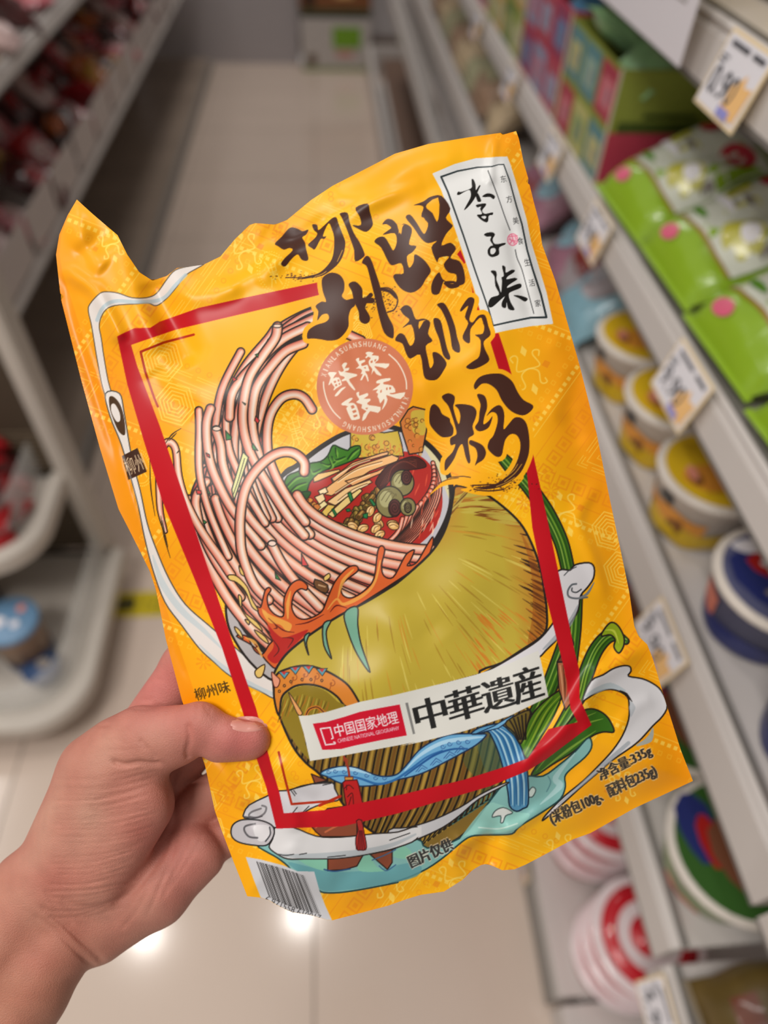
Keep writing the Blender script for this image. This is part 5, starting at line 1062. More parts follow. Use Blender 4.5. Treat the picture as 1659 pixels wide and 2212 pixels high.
for pts in (
    # first character
    ((580, 425), (600, 430), (620, 480), (625, 540), (660, 490), (672, 495), (660, 520), (625, 600), (590, 660), (540, 720), (500, 750), (530, 690), (570, 610), (560, 540), (500, 560), (450, 590), (425, 585), (440, 555), (470, 560), (575, 520), (580, 470)),
    ((640, 570), (660, 600), (680, 655), (650, 665), (635, 640), (622, 590)), ((692, 605), (740, 575), (790, 580), (825, 605), (810, 635), (770, 610), (720, 615)),
    ((625, 700), (650, 690), (720, 680), (730, 700), (690, 755), (720, 790), (800, 775), (800, 800), (760, 810), (755, 860), (735, 880), (690, 860), (645, 820), (640, 800), (690, 790), (670, 740), (680, 712), (640, 722)),
    # second
    ((710, 1010), (740, 990), (800, 985), (825, 1010), (800, 1060), (830, 1110), (930, 1095), (930, 1115), (870, 1145), (870, 1210), (840, 1235), (790, 1245), (755, 1220), (750, 1170), (780, 1130), (805, 1120), (775, 1070), (785, 1030), (740, 1030)),
    # third
    ((780, 1395), (830, 1390), (845, 1430), (840, 1480), (870, 1560), (890, 1620), (900, 1500), (895, 1460), (920, 1440), (900, 1340), (935, 1350), (940, 1410), (1000, 1380), (1035, 1385), (1020, 1410), (960, 1450), (950, 1480), (1030, 1465), (1060, 1480), (1000, 1520), (960, 1550), (960, 1570), (1060, 1530), (1100, 1530), (1095, 1570), (1000, 1610), (970, 1640), (990, 1720), (1030, 1790), (1015, 1808), (965, 1790), (950, 1720), (940, 1780), (900, 1770), (900, 1720), (930, 1660), (880, 1700), (800, 1770), (760, 1770), (758, 1720), (790, 1670), (870, 1640), (830, 1550), (820, 1450)),
    ((1020, 1650), (1080, 1650), (1150, 1670), (1170, 1690), (1140, 1715), (1080, 1680))):
    poly(K3(*pts), INK, sm=3)
poly(K3((780, 1160), (820, 1150), (835, 1180), (810, 1215), (780, 1210)), PWHITE, sm=3); poly(K3((680, 820), (720, 812), (735, 825), (715, 845)), PWHITE, sm=3)
PINK = (226, 110, 140)
poly(K3(*[(1012+54*math.cos(t), 1062+62*math.sin(t)) for t in np.linspace(0, 6.28, 24)[:-1]]), (238, 190, 202), .7)
for r in (54,): stroke(K3(*[(1012+r*math.cos(t), 1062+(r+8)*math.sin(t)) for t in np.linspace(0, 6.3, 24)]), 1.8, PINK, sm=0)
for a, b in (((970, 1030), (1060, 1020)), ((1000, 1005), (1030, 1115)), ((975, 1060), (1060, 1080)), ((1015, 1070), (980, 1105)), ((980, 1045), (1000, 1080)), ((1040, 1030), (1050, 1060)), ((1025, 1080), (1050, 1105))):
    stroke(K3(a, b), 1.8, PINK)
# banner
ban = L1((352, 690), (450, 685), (600, 655), (760, 608), (900, 565), (1200, 505), (1659, 395)) + L2((300, 425), (700, 320), (1000, 220), (1255, 105), (1280, 200), (1347, 520), (1000, 690), (600, 825), (200, 925), (0, 965)) + L1((1400, 925), (1000, 1000), (700, 1055), (455, 1095), (400, 850))
poly(ban, (218, 217, 210), part=2)
rb = L1((480, 760), (600, 745), (760, 700), (900, 655), (1080, 620), (1258, 588), (1322, 865), (1100, 905), (860, 955), (740, 985), (640, 992), (565, 995))
poly(rb, (206, 12, 44), part=2)
poly(L1((1308, 575), (1332, 570), (1397, 850), (1377, 855)), (128, 128, 126))
stroke(L1((668, 925), (680, 930), (680, 940), (595, 950), (548, 805), (635, 795), (662, 890), (650, 895)), 3, (236, 226, 228), sm=0)
# round seal
cx_, cy_, rr_ = 788.2, 835.3, 104.2
ang = np.linspace(0, 2*math.pi, 90)[:-1]
poly([(cx_+rr_*math.cos(t), cy_+rr_*math.sin(t)) for t in ang], (206, 120, 84), part=3)
SEALW = (238, 226, 206)
for a0, a1 in ((150+28, 150-28-4), (-47, -1+4)):
    pass
stroke(L6((1150, 418), (1260, 520), (1340, 650), (1385, 780), (1393, 893)), 2.6, SEALW); stroke(L6((247, 798), (255, 900), (300, 1060), (380, 1200), (478, 1300)), 2.6, SEALW)
for pts in (
  # fresh
  ((310, 690), (330, 662), (430, 668), (400, 710), (340, 830), (316, 832), (345, 740)), ((350, 800), (380, 750), (460, 735), (500, 830), (480, 850), (420, 890), (395, 915), (385, 900), (400, 870)), ((400, 990), (440, 935), (500, 880), (560, 865), (500, 920), (440, 990)),
  ((500, 570), (540, 530), (575, 545), (540, 610), (600, 600), (590, 640), (540, 660), (700, 690), (700, 720), (600, 760), (640, 830), (685, 900), (670, 912), (600, 840), (560, 780), (510, 790), (500, 770), (540, 745), (520, 720), (480, 710), (460, 670), (455, 640), (490, 660), (530, 640)),
  # hot
  ((690, 490), (740, 465), (740, 510), (810, 490), (820, 520), (770, 545), (780, 580), (850, 560), (870, 610), (880, 650), (820, 650), (850, 700), (870, 780), (855, 788), (820, 700), (780, 770), (755, 768), (790, 690), (760, 690), (780, 640), (740, 610), (690, 615), (740, 570)),
  ((825, 400), (870, 380), (940, 400), (910, 430), (1005, 440), (1000, 500), (960, 540), (1155, 545), (1110, 610), (1060, 600), (960, 580), (960, 600), (1040, 690), (1040, 715), (975, 690), (940, 640), (905, 708), (920, 620), (880, 570), (870, 510), (900, 470), (860, 450), (845, 470), (820, 460), (850, 430)),
  # sour
  ((495, 1095), (610, 1020), (650, 1030), (590, 1090), (640, 1085), (700, 1120), (750, 1280), (730, 1310), (650, 1325), (620, 1300), (560, 1160), (590, 1140), (540, 1120), (510, 1120)),
  ((700, 950), (740, 935), (740, 990), (850, 950), (860, 990), (800, 1030), (890, 1030), (890, 1060), (850, 1090), (880, 1120), (1035, 1145), (1000, 1225), (890, 1200), (830, 1300), (780, 1335), (800, 1240), (840, 1200), (770, 1160), (780, 1110), (720, 1090), (700, 1070), (740, 1040), (715, 1000)),
  # crisp
  ((975, 790), (1040, 760), (1165, 745), (1160, 780), (1080, 800), (1080, 830), (1200, 850), (1240, 940), (1160, 950), (1200, 970), (1375, 940), (1310, 1035), (1180, 1000), (1110, 980), (1130, 1040), (1100, 1120), (1050, 1185), (1085, 1080), (1080, 1030), (1030, 1095), (1010, 1030), (990, 1000), (1000, 960), (970, 940), (1000, 900), (920, 915), (990, 860), (1030, 820), (985, 820))):
    poly(L6(*pts), SEALW, sm=2)
SEALC = (206, 120, 84)
for pts in (((385, 790), (415, 778), (425, 800), (400, 815)), ((440, 765), (465, 765), (470, 790), (445, 795)), ((405, 835), (430, 825), (440, 850), (415, 862)), ((455, 815), (475, 810), (480, 835), (460, 840)), ((620, 1130), (660, 1115), (680, 1150), (640, 1170)), ((640, 1200), (690, 1180), (705, 1210), (660, 1230)), ((655, 1260), (710, 1245), (715, 1270), (670, 1290)), ((895, 510), (925, 500), (925, 530), (900, 540)), ((950, 490), (975, 480), (970, 510), (950, 520)), ((1110, 880), (1130, 870), (1130, 910), (1112, 910)), ((1150, 870), (1180, 870), (1180, 900), (1155, 905)), ((1030, 920), (1050, 900), (1050, 940), (1030, 950)), ((820, 1160), (860, 1150), (850, 1180)), ((800, 600), (830, 590), (830, 620))):
    poly(L6(*pts), SEALC)
# barcode panel (lower left gusset)
poly(L3((200, 912), (330, 935), (520, 985), (640, 1035), (785, 1038), (830, 1200), (880, 1330), (938, 1455), (890, 1452), (760, 1412), (600, 1387), (480, 1332), (390, 1280), (330, 1262), (270, 1110)), (206, 206, 210), part=4)
bx = 0.0; rb_ = np.random.RandomState(3)
A0, A1 = np.array(L3((290, 950), (700, 1072))), np.array(L3((402, 1258), (838, 1402)))
while bx < 1:
    w = [.008, .008, .016, .016, .026][rb_.randint(5)]; gpp = [.008, .008, .016, .024][rb_.randint(4)]
    sag = lambda t: 4.5*math.sin(t*math.pi)
    q = [A0[0]*(1-t)+A0[1]*t+np.array([0, sag(t)-6*math.sin(t*3.14)]) for t in (bx, min(bx+w, 1))]; r = [A1[0]*(1-t)+A1[1]*t+np.array([0, sag(t)]) for t in (min(bx+w, 1), bx)]
    poly(q+r, (40, 38, 38)); bx += w+gpp

# ---- brush lettering: halo of plain yellow, then dark brown strokes
TB = (66, 34, 24)
glyphs = [
 # willow
 K1((140, 440), (200, 380), (260, 310), (300, 295), (350, 310), (390, 330), (440, 315), (420, 360), (385, 385), (410, 430), (420, 490), (440, 570), (425, 595), (380, 585), (350, 540), (320, 550), (280, 590), (240, 640), (215, 645), (195, 620), (230, 570), (300, 500), (270, 480), (220, 495), (170, 465)),
 K1((475, 270), (520, 275), (530, 320), (590, 270), (650, 215), (690, 205), (710, 260), (740, 340), (770, 420), (765, 490), (740, 570), (690, 640), (600, 710), (540, 735), (460, 748), (380, 760), (400, 740), (520, 710), (590, 660), (650, 580), (670, 480), (670, 380), (650, 310), (620, 260), (570, 370), (600, 375), (580, 400), (550, 400), (500, 490), (470, 480), (440, 460), (445, 440), (500, 390), (520, 350), (490, 320)),
 K1((722, 170), (790, 165), (810, 250), (850, 350), (900, 430), (940, 520), (935, 560), (860, 600), (850, 500), (820, 410), (780, 300), (740, 210)),
 K1((862, 120), (970, 82), (990, 150), (1010, 220), (1015, 280), (960, 335), (890, 310), (835, 275), (910, 275), (900, 200)),
 # prefecture
 K1((560, 770), (590, 725), (650, 700), (720, 720), (760, 780), (760, 860), (740, 910), (780, 945), (840, 935), (860, 990), (820, 1030), (800, 1100), (800, 1180), (760, 1250), (700, 1300), (620, 1310), (560, 1300), (480, 1290), (430, 1290), (440, 1220), (510, 1170), (590, 1145), (625, 1110), (610, 1070), (560, 1080), (520, 1130), (530, 1050), (505, 1000), (560, 960), (600, 960), (570, 870)),
 K1((800, 805), (860, 780), (920, 840), (925, 910), (940, 1000), (990, 1090), (985, 1140), (945, 1160), (900, 1130), (890, 1050), (850, 960), (830, 870)),
 K1((920, 610), (960, 550), (1000, 580), (1040, 690), (1085, 830), (1110, 950), (1150, 1080), (1200, 1180), (1205, 1260), (1190, 1290), (1120, 1240), (1070, 1080), (1040, 940), (1010, 820), (980, 700), (960, 640)),
 # river-snail, left half twice (worm radical)
 K2((190, 350), (230, 305), (280, 310), (320, 350), (335, 380), (380, 345), (440, 370), (455, 420), (430, 530), (495, 545), (460, 600), (410, 640), (430, 740), (470, 690), (480, 620), (540, 650), (590, 700), (625, 770), (580, 840), (540, 910), (480, 955), (420, 960), (350, 920), (290, 830), (310, 795), (380, 790), (360, 700), (280, 718), (240, 680), (180, 560), (120, 510), (150, 470), (210, 465), (260, 540), (290, 585), (320, 510), (300, 430), (195, 445), (250, 400), (270, 380), (230, 350)),
 # right half
 K2((470, 180), (560, 145), (620, 105), (720, 95), (800, 210), (760, 290), (800, 340), (820, 370), (760, 440), (720, 540), (800, 515), (850, 570), (800, 650), (880, 680), (920, 760), (930, 870), (880, 900), (830, 910), (770, 910), (740, 860), (700, 970), (640, 975), (628, 910), (650, 840), (700, 780), (730, 840), (800, 880), (850, 870), (850, 800), (780, 780), (740, 710), (790, 640), (700, 650), (680, 690), (630, 560), (680, 500), (600, 520), (540, 480), (470, 380), (400, 290), (440, 265), (500, 340), (555, 430), (580, 420), (600, 340), (540, 280), (560, 200), (520, 180)),
 # lion-clam: left
 K2((355, 1110), (400, 1075), (450, 1100), (490, 1200), (560, 1195), (620, 1230), (600, 1330), (640, 1395), (580, 1440), (600, 1560), (620, 1640), (650, 1590), (640, 1500), (700, 1510), (765, 1590), (740, 1660), (680, 1740), (600, 1745), (560, 1700), (530, 1520), (440, 1555), (400, 1500), (370, 1420), (305, 1390), (340, 1330), (390, 1345), (440, 1440), (480, 1380), (450, 1250), (370, 1280), (420, 1230), (430, 1200), (380, 1160)),
 K2((650, 1195), (710, 1210), (740, 1330), (770, 1460), (800, 1540), (780, 1565), (735, 1520), (700, 1380), (660, 1280)),
 K2((680, 1070), (740, 1055), (790, 1130), (840, 1260), (860, 1360), (885, 1440), (880, 1500), (820, 1470), (800, 1350), (770, 1230), (720, 1120)),
 K2((890, 1110), (960, 1010), (1015, 1020), (1000, 1100), (970, 1200), (1000, 1230), (1050, 1170), (1110, 1165), (1140, 1260), (1160, 1340), (1100, 1400), (1110, 1470), (1150, 1560), (1100, 1610), (1000, 1650), (940, 1630), (1000, 1580), (1060, 1530), (1070, 1390), (1020, 1340), (1090, 1330), (1100, 1250), (1040, 1230), (980, 1290), (975, 1410), (930, 1400), (910, 1350), (960, 1240), (930, 1180), (960, 1080), (900, 1130)),
 # powder
 K4((320, 560), (360, 520), (410, 560), (440, 620), (510, 660), (520, 700), (550, 760), (540, 830), (480, 850), (420, 840), (340, 760), (310, 690)),
 K4((438, 440), (500, 412), (560, 440), (560, 500), (550, 560), (600, 720), (620, 640), (600, 570), (565, 530), (640, 520), (740, 540), (780, 590), (770, 660), (740, 740), (755, 820), (700, 860), (700, 940), (720, 1080), (700, 1110), (670, 1040), (640, 920), (600, 960), (560, 1060), (500, 1150), (465, 1180), (470, 1080), (540, 1000), (570, 920), (525, 930), (520, 860), (580, 820), (570, 750), (540, 650), (500, 540), (450, 480)),
 K4((715, 880), (760, 890), (840, 930), (875, 1000), (850, 1070), (790, 1110), (765, 1130), (790, 1040), (770, 960), (710, 920)),
 K4((785, 425), (850, 430), (880, 480), (885, 560), (860, 640), (850, 720), (900, 690), (940, 640), (910, 740), (860, 780), (800, 790), (765, 750), (800, 690), (810, 600), (820, 520)),
 K4((755, 330), (800, 260), (880, 225), (1000, 215), (1070, 240), (1140, 300), (1190, 400), (1250, 480), (1340, 530), (1330, 580), (1260, 630), (1180, 620), (1100, 570), (1030, 480), (980, 380), (900, 320), (830, 320), (770, 375)),
 K4((880, 640), (930, 570), (1000, 530), (1040, 560), (1058, 640), (1050, 770), (1100, 720), (1160, 655), (1230, 660), (1280, 720), (1305, 850), (1305, 980), (1280, 1080), (1220, 1200), (1120, 1290), (1000, 1350), (860, 1370), (760, 1350), (860, 1340), (980, 1310), (1080, 1240), (1160, 1140), (1210, 1000), (1215, 900), (1180, 830), (1120, 820), (1070, 870), (1050, 940), (1030, 1030), (980, 1045), (920, 1000), (890, 950), (910, 880), (950, 830), (990, 700), (980, 620), (930, 600)),
]
for g in glyphs[4:5]+glyphs[12:]:
    gs = smooth(g, True, 3); stroke(np.vstack([gs, gs[:1]]), 20, YEL, sm=0); poly(gs, YEL)
poly(K4((310, 1430), (400, 1330), (520, 1250), (700, 1230), (900, 1200), (1000, 1280), (1100, 1300), (1200, 1220), (1250, 1260), (1100, 1400), (950, 1430), (800, 1425), (620, 1375), (690, 1350), (540, 1320), (420, 1350)), YEL, sm=3)
for g in glyphs: poly(g, TB, sm=3)
HOLE = YEL
for pts in (K2((545, 400), (575, 330), (560, 290), (520, 300)), K2((590, 170), (690, 110), (700, 250), (680, 330), (640, 250), (590, 210)), K2((335, 440), (370, 370), (390, 350), (350, 370)), K2((520, 1290), (560, 1220), (590, 1210), (520, 1220)), K1((1240, 290), (1290, 270), (1280, 300), (1270, 360)), K2((1010, 1250), (1050, 1200), (1080, 1190), (1095, 1280), (1040, 1340), (1000, 1320))):
    poly(pts, HOLE, sm=2)
for g, w in ((K1((1000, 900), (950, 960), (930, 1010)), 9), (K1((1090, 840), (1160, 840), (1220, 890), (1240, 960), (1210, 1030), (1150, 1055)), 3), (K1((1100, 850), (1170, 870), (1225, 920)), 7), (K1((860, 950), (1010, 950)), 12), (K2((750, 880), (800, 915), (870, 900), (830, 870), (760, 870)), 5), (K4((520, 1250), (640, 1240), (720, 1250)), 2), (K4((400, 1310), (500, 1270), (600, 1255)), 1.5), (K4((740, 1330), (860, 1325), (980, 1320)), 3), (K4((760, 1370), (900, 1385), (1050, 1370)), 3), (K1((240, 745), (400, 745), (520, 720)), 2)):
    stroke(g, w, TB)
for k in range(260):   # dry-brush flecks
    x, y = [(808+rng.normal(0, 16), 655+rng.normal(0, 9)), (1090+rng.normal(0, 34), 1045+rng.normal(0, 9)), (840+rng.normal(0, 14), 650+rng.normal(0, 16)), (660+rng.normal(0, 26), 598+rng.normal(0, 4)), (1060+rng.normal(0, 40), 1052+rng.normal(0, 5))][k % 5]
    stroke([(x, y), (x+rng.uniform(-3, 3), y+rng.uniform(-1, 1))], rng.uniform(1, 2.4), TB, .8, sm=0)
for g in (K1((600, 690), (560, 715), (500, 735)), K4((1190, 1060), (1130, 1160), (1050, 1240)), K4((1230, 1120), (1160, 1210), (1060, 1290)), K4((1160, 1250), (1080, 1300), (980, 1340)), K1((745, 500), (700, 600)), K4((1080, 1240), (1150, 1180), (1190, 1120))):
    stroke(g, 1.6, (236, 180, 60), .8)
# ---------------------------------------------------------------- small print set in type
def type_tris(txt):
    cu = bpy.data.curves.new('type', 'FONT'); cu.body = txt; cu.size = 1; cu.resolution_u = 2
    ob = bpy.data.objects.new('type', cu); COL.objects.link(ob)
    dg = bpy.context.evaluated_depsgraph_get(); me = bpy.data.meshes.new_from_object(ob.evaluated_get(dg))
    me.calc_loop_triangles()
    V = np.array([v.co[:2] for v in me.vertices]); T = np.array([t.vertices[:] for t in me.loop_triangles])
    bpy.data.objects.remove(ob); bpy.data.curves.remove(cu); bpy.data.meshes.remove(me)
    return V, T
def letter(txt, c, w, h, color, part=None, fat=((0, 0),), bow=0.0, halo=None):
    """txt fitted to the parallelogram centred on c with width vector w and height vector h (h points down)"""
    V, T = type_tris(txt)
    if len(V) == 0: return
    mn, mx = V.min(0), V.max(0); U = (V-mn)/(mx-mn)-.5
    c = np.array(c, float); w = np.array(w, float); h = np.array(h, float)
    P = c+U[:, :1]*w-U[:, 1:]*h+np.stack([0*U[:, 0], bow*(1-4*U[:, 0]**2)], 1)
    for hf, cc in ((halo, (230, 210, 190)), (fat, color)):
        if not hf: continue
        y0 = max(int((P[:, 1].min()-AY0)/G_)-4, 0); y1 = min(int((P[:, 1].max()-AY0)/G_)+5, AH); x0 = max(int((P[:, 0].min()-AX0)/G_)-4, 0); x1 = min(int((P[:, 0].max()-AX0)/G_)+5, AW)
        B = np.zeros((AH, AW), np.float32)
        for dx, dy in hf:
            A = np.zeros((AH, AW), np.float32)
            for t in T:
                a, b, q = cover(P[t]+np.array([dx, dy]))
                if q.size: A[a:a+q.shape[0], b:b+q.shape[1]] += q
            B = np.maximum(B, np.clip(A, 0, 1))
        blend(y0, x0, B[y0:y1, x0:x1], cc, .7 if hf is halo else .95)
def at1(F, x, y): return F((x, y))[0]
HF = ((-1.5, .3), (-.5, 0), (.5, 0), (1.5, -.3))
VF = ((-2.6, .7), (-1.2, .3), (0, 0), (1.2, -.3), (2.6, -.7))
s_ = 4.1475
for t, F, c, w, h in (('中', L2, (290, 665), (272, -75), (62, 270)), ('華', L2, (598, 580), (305, -95), (58, 275)), ('遺', L2, (898, 492), (285, -85), (52, 275)), ('産', L2, (1160, 405), (245, -80), (55, 300))):
    letter(t, at1(F, *c), np.array(w)/s_, np.array(h)/s_, (22, 22, 22), fat=VF)
letter('中国国家地理', at1(L1, 958, 762), np.array((565, -128))/s_, np.array((28, 112))/s_, (240, 232, 232), fat=HF[1:3]+((0, .6),))
letter('CHINESE NATIONAL GEOGRAPHY', at1(L1, 978, 857), np.array((550, -118))/s_, np.array((10, 34))/s_, (236, 220, 224), fat=((-.5, 0), (.5, 0)))
HAL = ((-3, 0), (3, 0), (0, 3), (0, -3), (2, 2), (-2, -2))
letter('净含量:335g', at1(M6, 742, 1333), np.array((330, -168))/2.968, np.array((38, 84))/2.968, (44, 40, 38), fat=HF[:2]+HF[2:], halo=HAL)
letter('(米粉包100g、配料包235g)', at1(M6, 602, 1535), np.array((672, -318))/2.968, np.array((40, 92))/2.968, (44, 40, 38), fat=HF, halo=HAL)
letter('图片仅供', at1(L4, 325, 1018), np.array((330, -150))/3.607, np.array((42, 92))/3.607, (40, 40, 40), fat=HF, halo=HAL)
letter('柳州味', at1(K7, 210, 1412), np.array((268, -72))/3.607, np.array((30, 92))/3.607, (64, 46, 18), fat=HF[1:3]+((0, .6),))
letter('柳州', at1(M3, 862, 1490), np.array((122, -42))/2.9625, np.array((42, 108))/2.9625, (222, 196, 160), fat=((0, 0),))
for t, c in (('东', (915, 422)), ('方', (975, 635)), ('美', (1043, 862)), ('食', (1092, 1075)), ('生', (1165, 1300)), ('活', (1213, 1517)), ('家', (1277, 1732))):
    letter(t, at1(K3, *c), np.array((60, -10))/4.879, np.array((14, 74))/4.879, (56, 56, 56))
for a0, a1 in ((-163.8, -63.1), (15.9, 118.2)):
    S = 'XIANLASUANSHUANG'
    for i, ch in enumerate(S):
        a = math.radians(a0+(a1-a0)*i/(len(S)-1)); r = 92.3
        c = (cx_+r*math.cos(a), cy_+r*math.sin(a)); tx = np.array((-math.sin(a), math.cos(a))); nr = np.array((-math.cos(a), -math.sin(a)))
        letter(ch, c, tx*(2 if ch == 'I' else 6.5), nr*11.5, SEALW, fat=((-.4, 0), (.4, 0)))
letter('6 971558 610017', at1(L3, 604, 1352), np.array((470, 168))/3.95, np.array((-18, 52))/3.95, (60, 58, 60), bow=3)

# ---------------------------------------------------------------- the pouch as a crumpled film body
OUT = [(166, 431), (200, 462), (254, 508), (275, 550), (301, 588), (329, 606), (360, 596), (382, 579), (439, 572), (476, 554), (508, 516), (539, 486), (551, 482), (595, 485), (620, 475), (672, 432), (719, 401), (803, 358), (853, 332), (925, 311), (1016, 296), (1081, 287), (1086, 291), (1115, 283),
       (1121, 300), (1131, 350), (1141, 385), (1137, 393), (1144, 399), (1154, 440), (1164, 477), (1171, 528), (1200, 607), (1231, 715), (1252, 789), (1289, 937), (1316, 1072), (1343, 1200), (1359, 1277), (1370, 1352), (1380, 1375), (1398, 1392), (1410, 1422), (1437, 1513), (1471, 1621), (1497, 1687),
       (1437, 1715), (1370, 1746), (1275, 1800), (1238, 1813), (1175, 1847), (1135, 1868), (1111, 1878), (1085, 1880), (1068, 1872), (1052, 1866), (1040, 1868), (1020, 1880), (1000, 1900), (959, 1926), (909, 1933), (876, 1943), (840, 1956), (780, 1972), (718, 1988), (705, 1987), (672, 1977), (632, 1971), (601, 1957), (579, 1944), (563, 1939), (534, 1936),
       (520, 1900), (505, 1863), (480, 1797), (464, 1751), (443, 1654), (420, 1590), (393, 1513), (358, 1380), (337, 1275), (324, 1235), (304, 1194), (270, 1127), (256, 1100), (216, 969), (175, 820), (135, 660), (132, 648), (137, 640), (130, 634), (125, 588), (121, 550), (128, 507), (146, 465)]
OUT = np.array(OUT, float)
def near_outline(X, Y):
    """distance to, and nearest point of, the outline"""
    best = np.full(X.shape, 1e9); bx = np.zeros_like(X); by = np.zeros_like(Y)
    for i in range(len(OUT)):
        a, b = OUT[i], OUT[(i+1) % len(OUT)]; d = b-a
        t = np.clip(((X-a[0])*d[0]+(Y-a[1])*d[1])/(d@d), 0, 1)
        qx, qy = a[0]+t*d[0], a[1]+t*d[1]; D = np.hypot(X-qx, Y-qy); k = D < best
        best[k] = D[k]; bx[k] = qx[k]; by[k] = qy[k]
    return best, bx, by
def inside(X, Y):
    c = np.zeros(X.shape, bool)
    for i in range(len(OUT)):
        a, b = OUT[i], OUT[(i+1) % len(OUT)]
        k = ((a[1] > Y) != (b[1] > Y)) & (X < (b[0]-a[0])*(Y-a[1])/(b[1]-a[1]+1e-12)+a[0]); c ^= k
    return c
def pline(X, Y, pts):
    best = np.full(X.shape, 1e9); sg = np.zeros_like(X); ss = np.zeros_like(X); P = smooth(pts, False, 3); m = len(P)-1
    for i in range(m):
        a, b = P[i], P[i+1]; d = b-a
        t = np.clip(((X-a[0])*d[0]+(Y-a[1])*d[1])/max(d@d, 1e-9), 0, 1)
        ex, ey = X-a[0]-t*d[0], Y-a[1]-t*d[1]; D = np.hypot(ex, ey); k = D < best
        best[k] = D[k]; sg[k] = np.sign(d[0]*ey-d[1]*ex)[k]; ss[k] = ((i+t)/m)[k]
    return best, sg, ss
WR = [ ([(150, 640), (206, 806), (270, 1023), (330, 1230), (400, 1440)], 4, 6, 0), ([(160, 650), (216, 806), (281, 1023), (342, 1230), (412, 1440)], -3.5, 7, 0),  # crease lines: points, height (towards us +), half-width, one-sidedness
 ([(329, 606), (345, 660), (380, 720), (420, 790)], -16, 34, 0), ([(254, 508), (285, 600), (318, 690), (350, 760)], 14, 26, 0),
 ([(135, 582), (200, 625), (240, 690), (262, 740)], 12, 16, 0), ([(138, 585), (160, 700), (200, 830), (260, 1000)], -9, 12, 0), ([(166, 560), (210, 520), (250, 500)], -10, 22, 0), ([(150, 470), (190, 540), (230, 580)], 10, 26, 0),
 ([(470, 640), (600, 560), (700, 500), (800, 440), (900, 400)], 7, 22, .6), ([(360, 600), (420, 640), (520, 610)], 7, 26, 0), ([(560, 500), (640, 520), (720, 470)], -8, 26, 0), ([(560, 480), (600, 540), (560, 620)], 7, 24, 0),
 ([(700, 420), (800, 420), (900, 350), (1000, 330)], 8, 26, 0), ([(900, 420), (1000, 380), (1080, 350)], -5, 20, 0), ([(1070, 300), (1062, 350), (1058, 400)], 7, 9, 0), ([(1085, 340), (1110, 450), (1140, 540), (1160, 640)], 5, 13, .5), ([(1100, 480), (1120, 600), (1150, 690)], -4, 12, 0),
 ([(1190, 720), (1235, 780), (1220, 860), (1180, 900)], 6, 26, 0), ([(1250, 800), (1230, 880), (1260, 960)], -6, 22, 0), ([(1290, 1050), (1250, 1120), (1280, 1200), (1310, 1300)], 5, 18, .5), ([(1230, 870), (1300, 1010)], 4, 24, 0),
 ([(1402, 1396), (1350, 1418), (1290, 1460), (1240, 1540), (1205, 1590), (1150, 1640), (1110, 1700)], 13, 24, 0), ([(1340, 1400), (1270, 1450), (1200, 1540), (1140, 1610)], -8, 28, 0), ([(1410, 1510), (1370, 1530), (1330, 1580)], 4, 16, 0), ([(1290, 1400), (1270, 1500), (1265, 1600)], 5, 18, 0),
 ([(1180, 1740), (1110, 1790), (1040, 1800), (985, 1850)], 10, 16, .4), ([(1060, 1872), (1055, 1820), (1080, 1780)], -14, 20, 0), ([(1000, 1900), (980, 1850), (1000, 1800)], 9, 20, 0), ([(1100, 1800), (1200, 1700), (1260, 1640)], -5, 26, 0),
 ([(412, 1471), (380, 1400), (364, 1333), (330, 1250)], -6, 9, 0), ([(440, 1560), (500, 1690), (570, 1790)], -10, 20, .5), ([(590, 1640), (620, 1720), (640, 1800)], 8, 20, 0), ([(450, 1640), (540, 1740)], 8, 18, 0), ([(550, 1650), (610, 1700), (700, 1740)], -6, 20, 0),
 ([(700, 1300), (800, 1290), (880, 1300), (960, 1380)], -7, 42, 0), ([(840, 1400), (980, 1300), (1100, 1180)], 5, 60, 0), ([(500, 900), (620, 800), (760, 760)], 5, 60, 0), ([(330, 800), (360, 850), (420, 900)], -5, 26, 0), ([(640, 1500), (800, 1470), (1000, 1420)], 4, 50, 0), ([(610, 1960), (640, 1900), (620, 1820)], 5, 22, 0), ([(700, 1960), (760, 1880), (860, 1860)], -5, 26, 0), ([(900, 840), (1000, 780), (1100, 700)], 4, 36, .5)]
def relief(X, Y, dist):
    low = np.clip(((X-250)*.284+(Y-730)*.959+150)/700, 0, 1); low = low*low*(3-2*low)
    h = (26+40*low)*(1-np.exp(-(dist/(70+40*low))**1.5))
    f = 1-np.exp(-(dist/40)**2)
    for pts, a, w, os_ in WR:
        D, sg, s = pline(X, Y, pts)
        ww = np.where(sg > 0, w, w*(1-os_*.75)); end = np.clip(np.minimum(s, 1-s)*6+.25, 0, 1)
        h += 1.5*a*np.exp(-(D/ww)**2)*end*(.35+.65*f if Y.min() < -1e9 else .5+.5*f)
    r = np.random.RandomState(5)
    for k in range(16):
        fx, fy = r.normal(0, .018), r.normal(0, .018); h += 1.5*np.sin(X*fx+Y*fy+r.uniform(0, 6))*f
    # the whole sheet is slightly waved along its top
    h += 10*np.exp(-((Y-(560-.15*(X-200)))/120)**2)*np.sin((X-150)/105.0)
    return h
cg = 8
cX, cY = np.meshgrid(np.arange(AX0-cg, AX1+2*cg, cg, dtype=float), np.arange(AY0-cg, AY1+2*cg, cg, dtype=float))
cD, _, _ = near_outline(cX, cY); cI = inside(cX, cY); cDs = np.where(cI, cD, 0)
cH = relief(cX, cY, cDs)
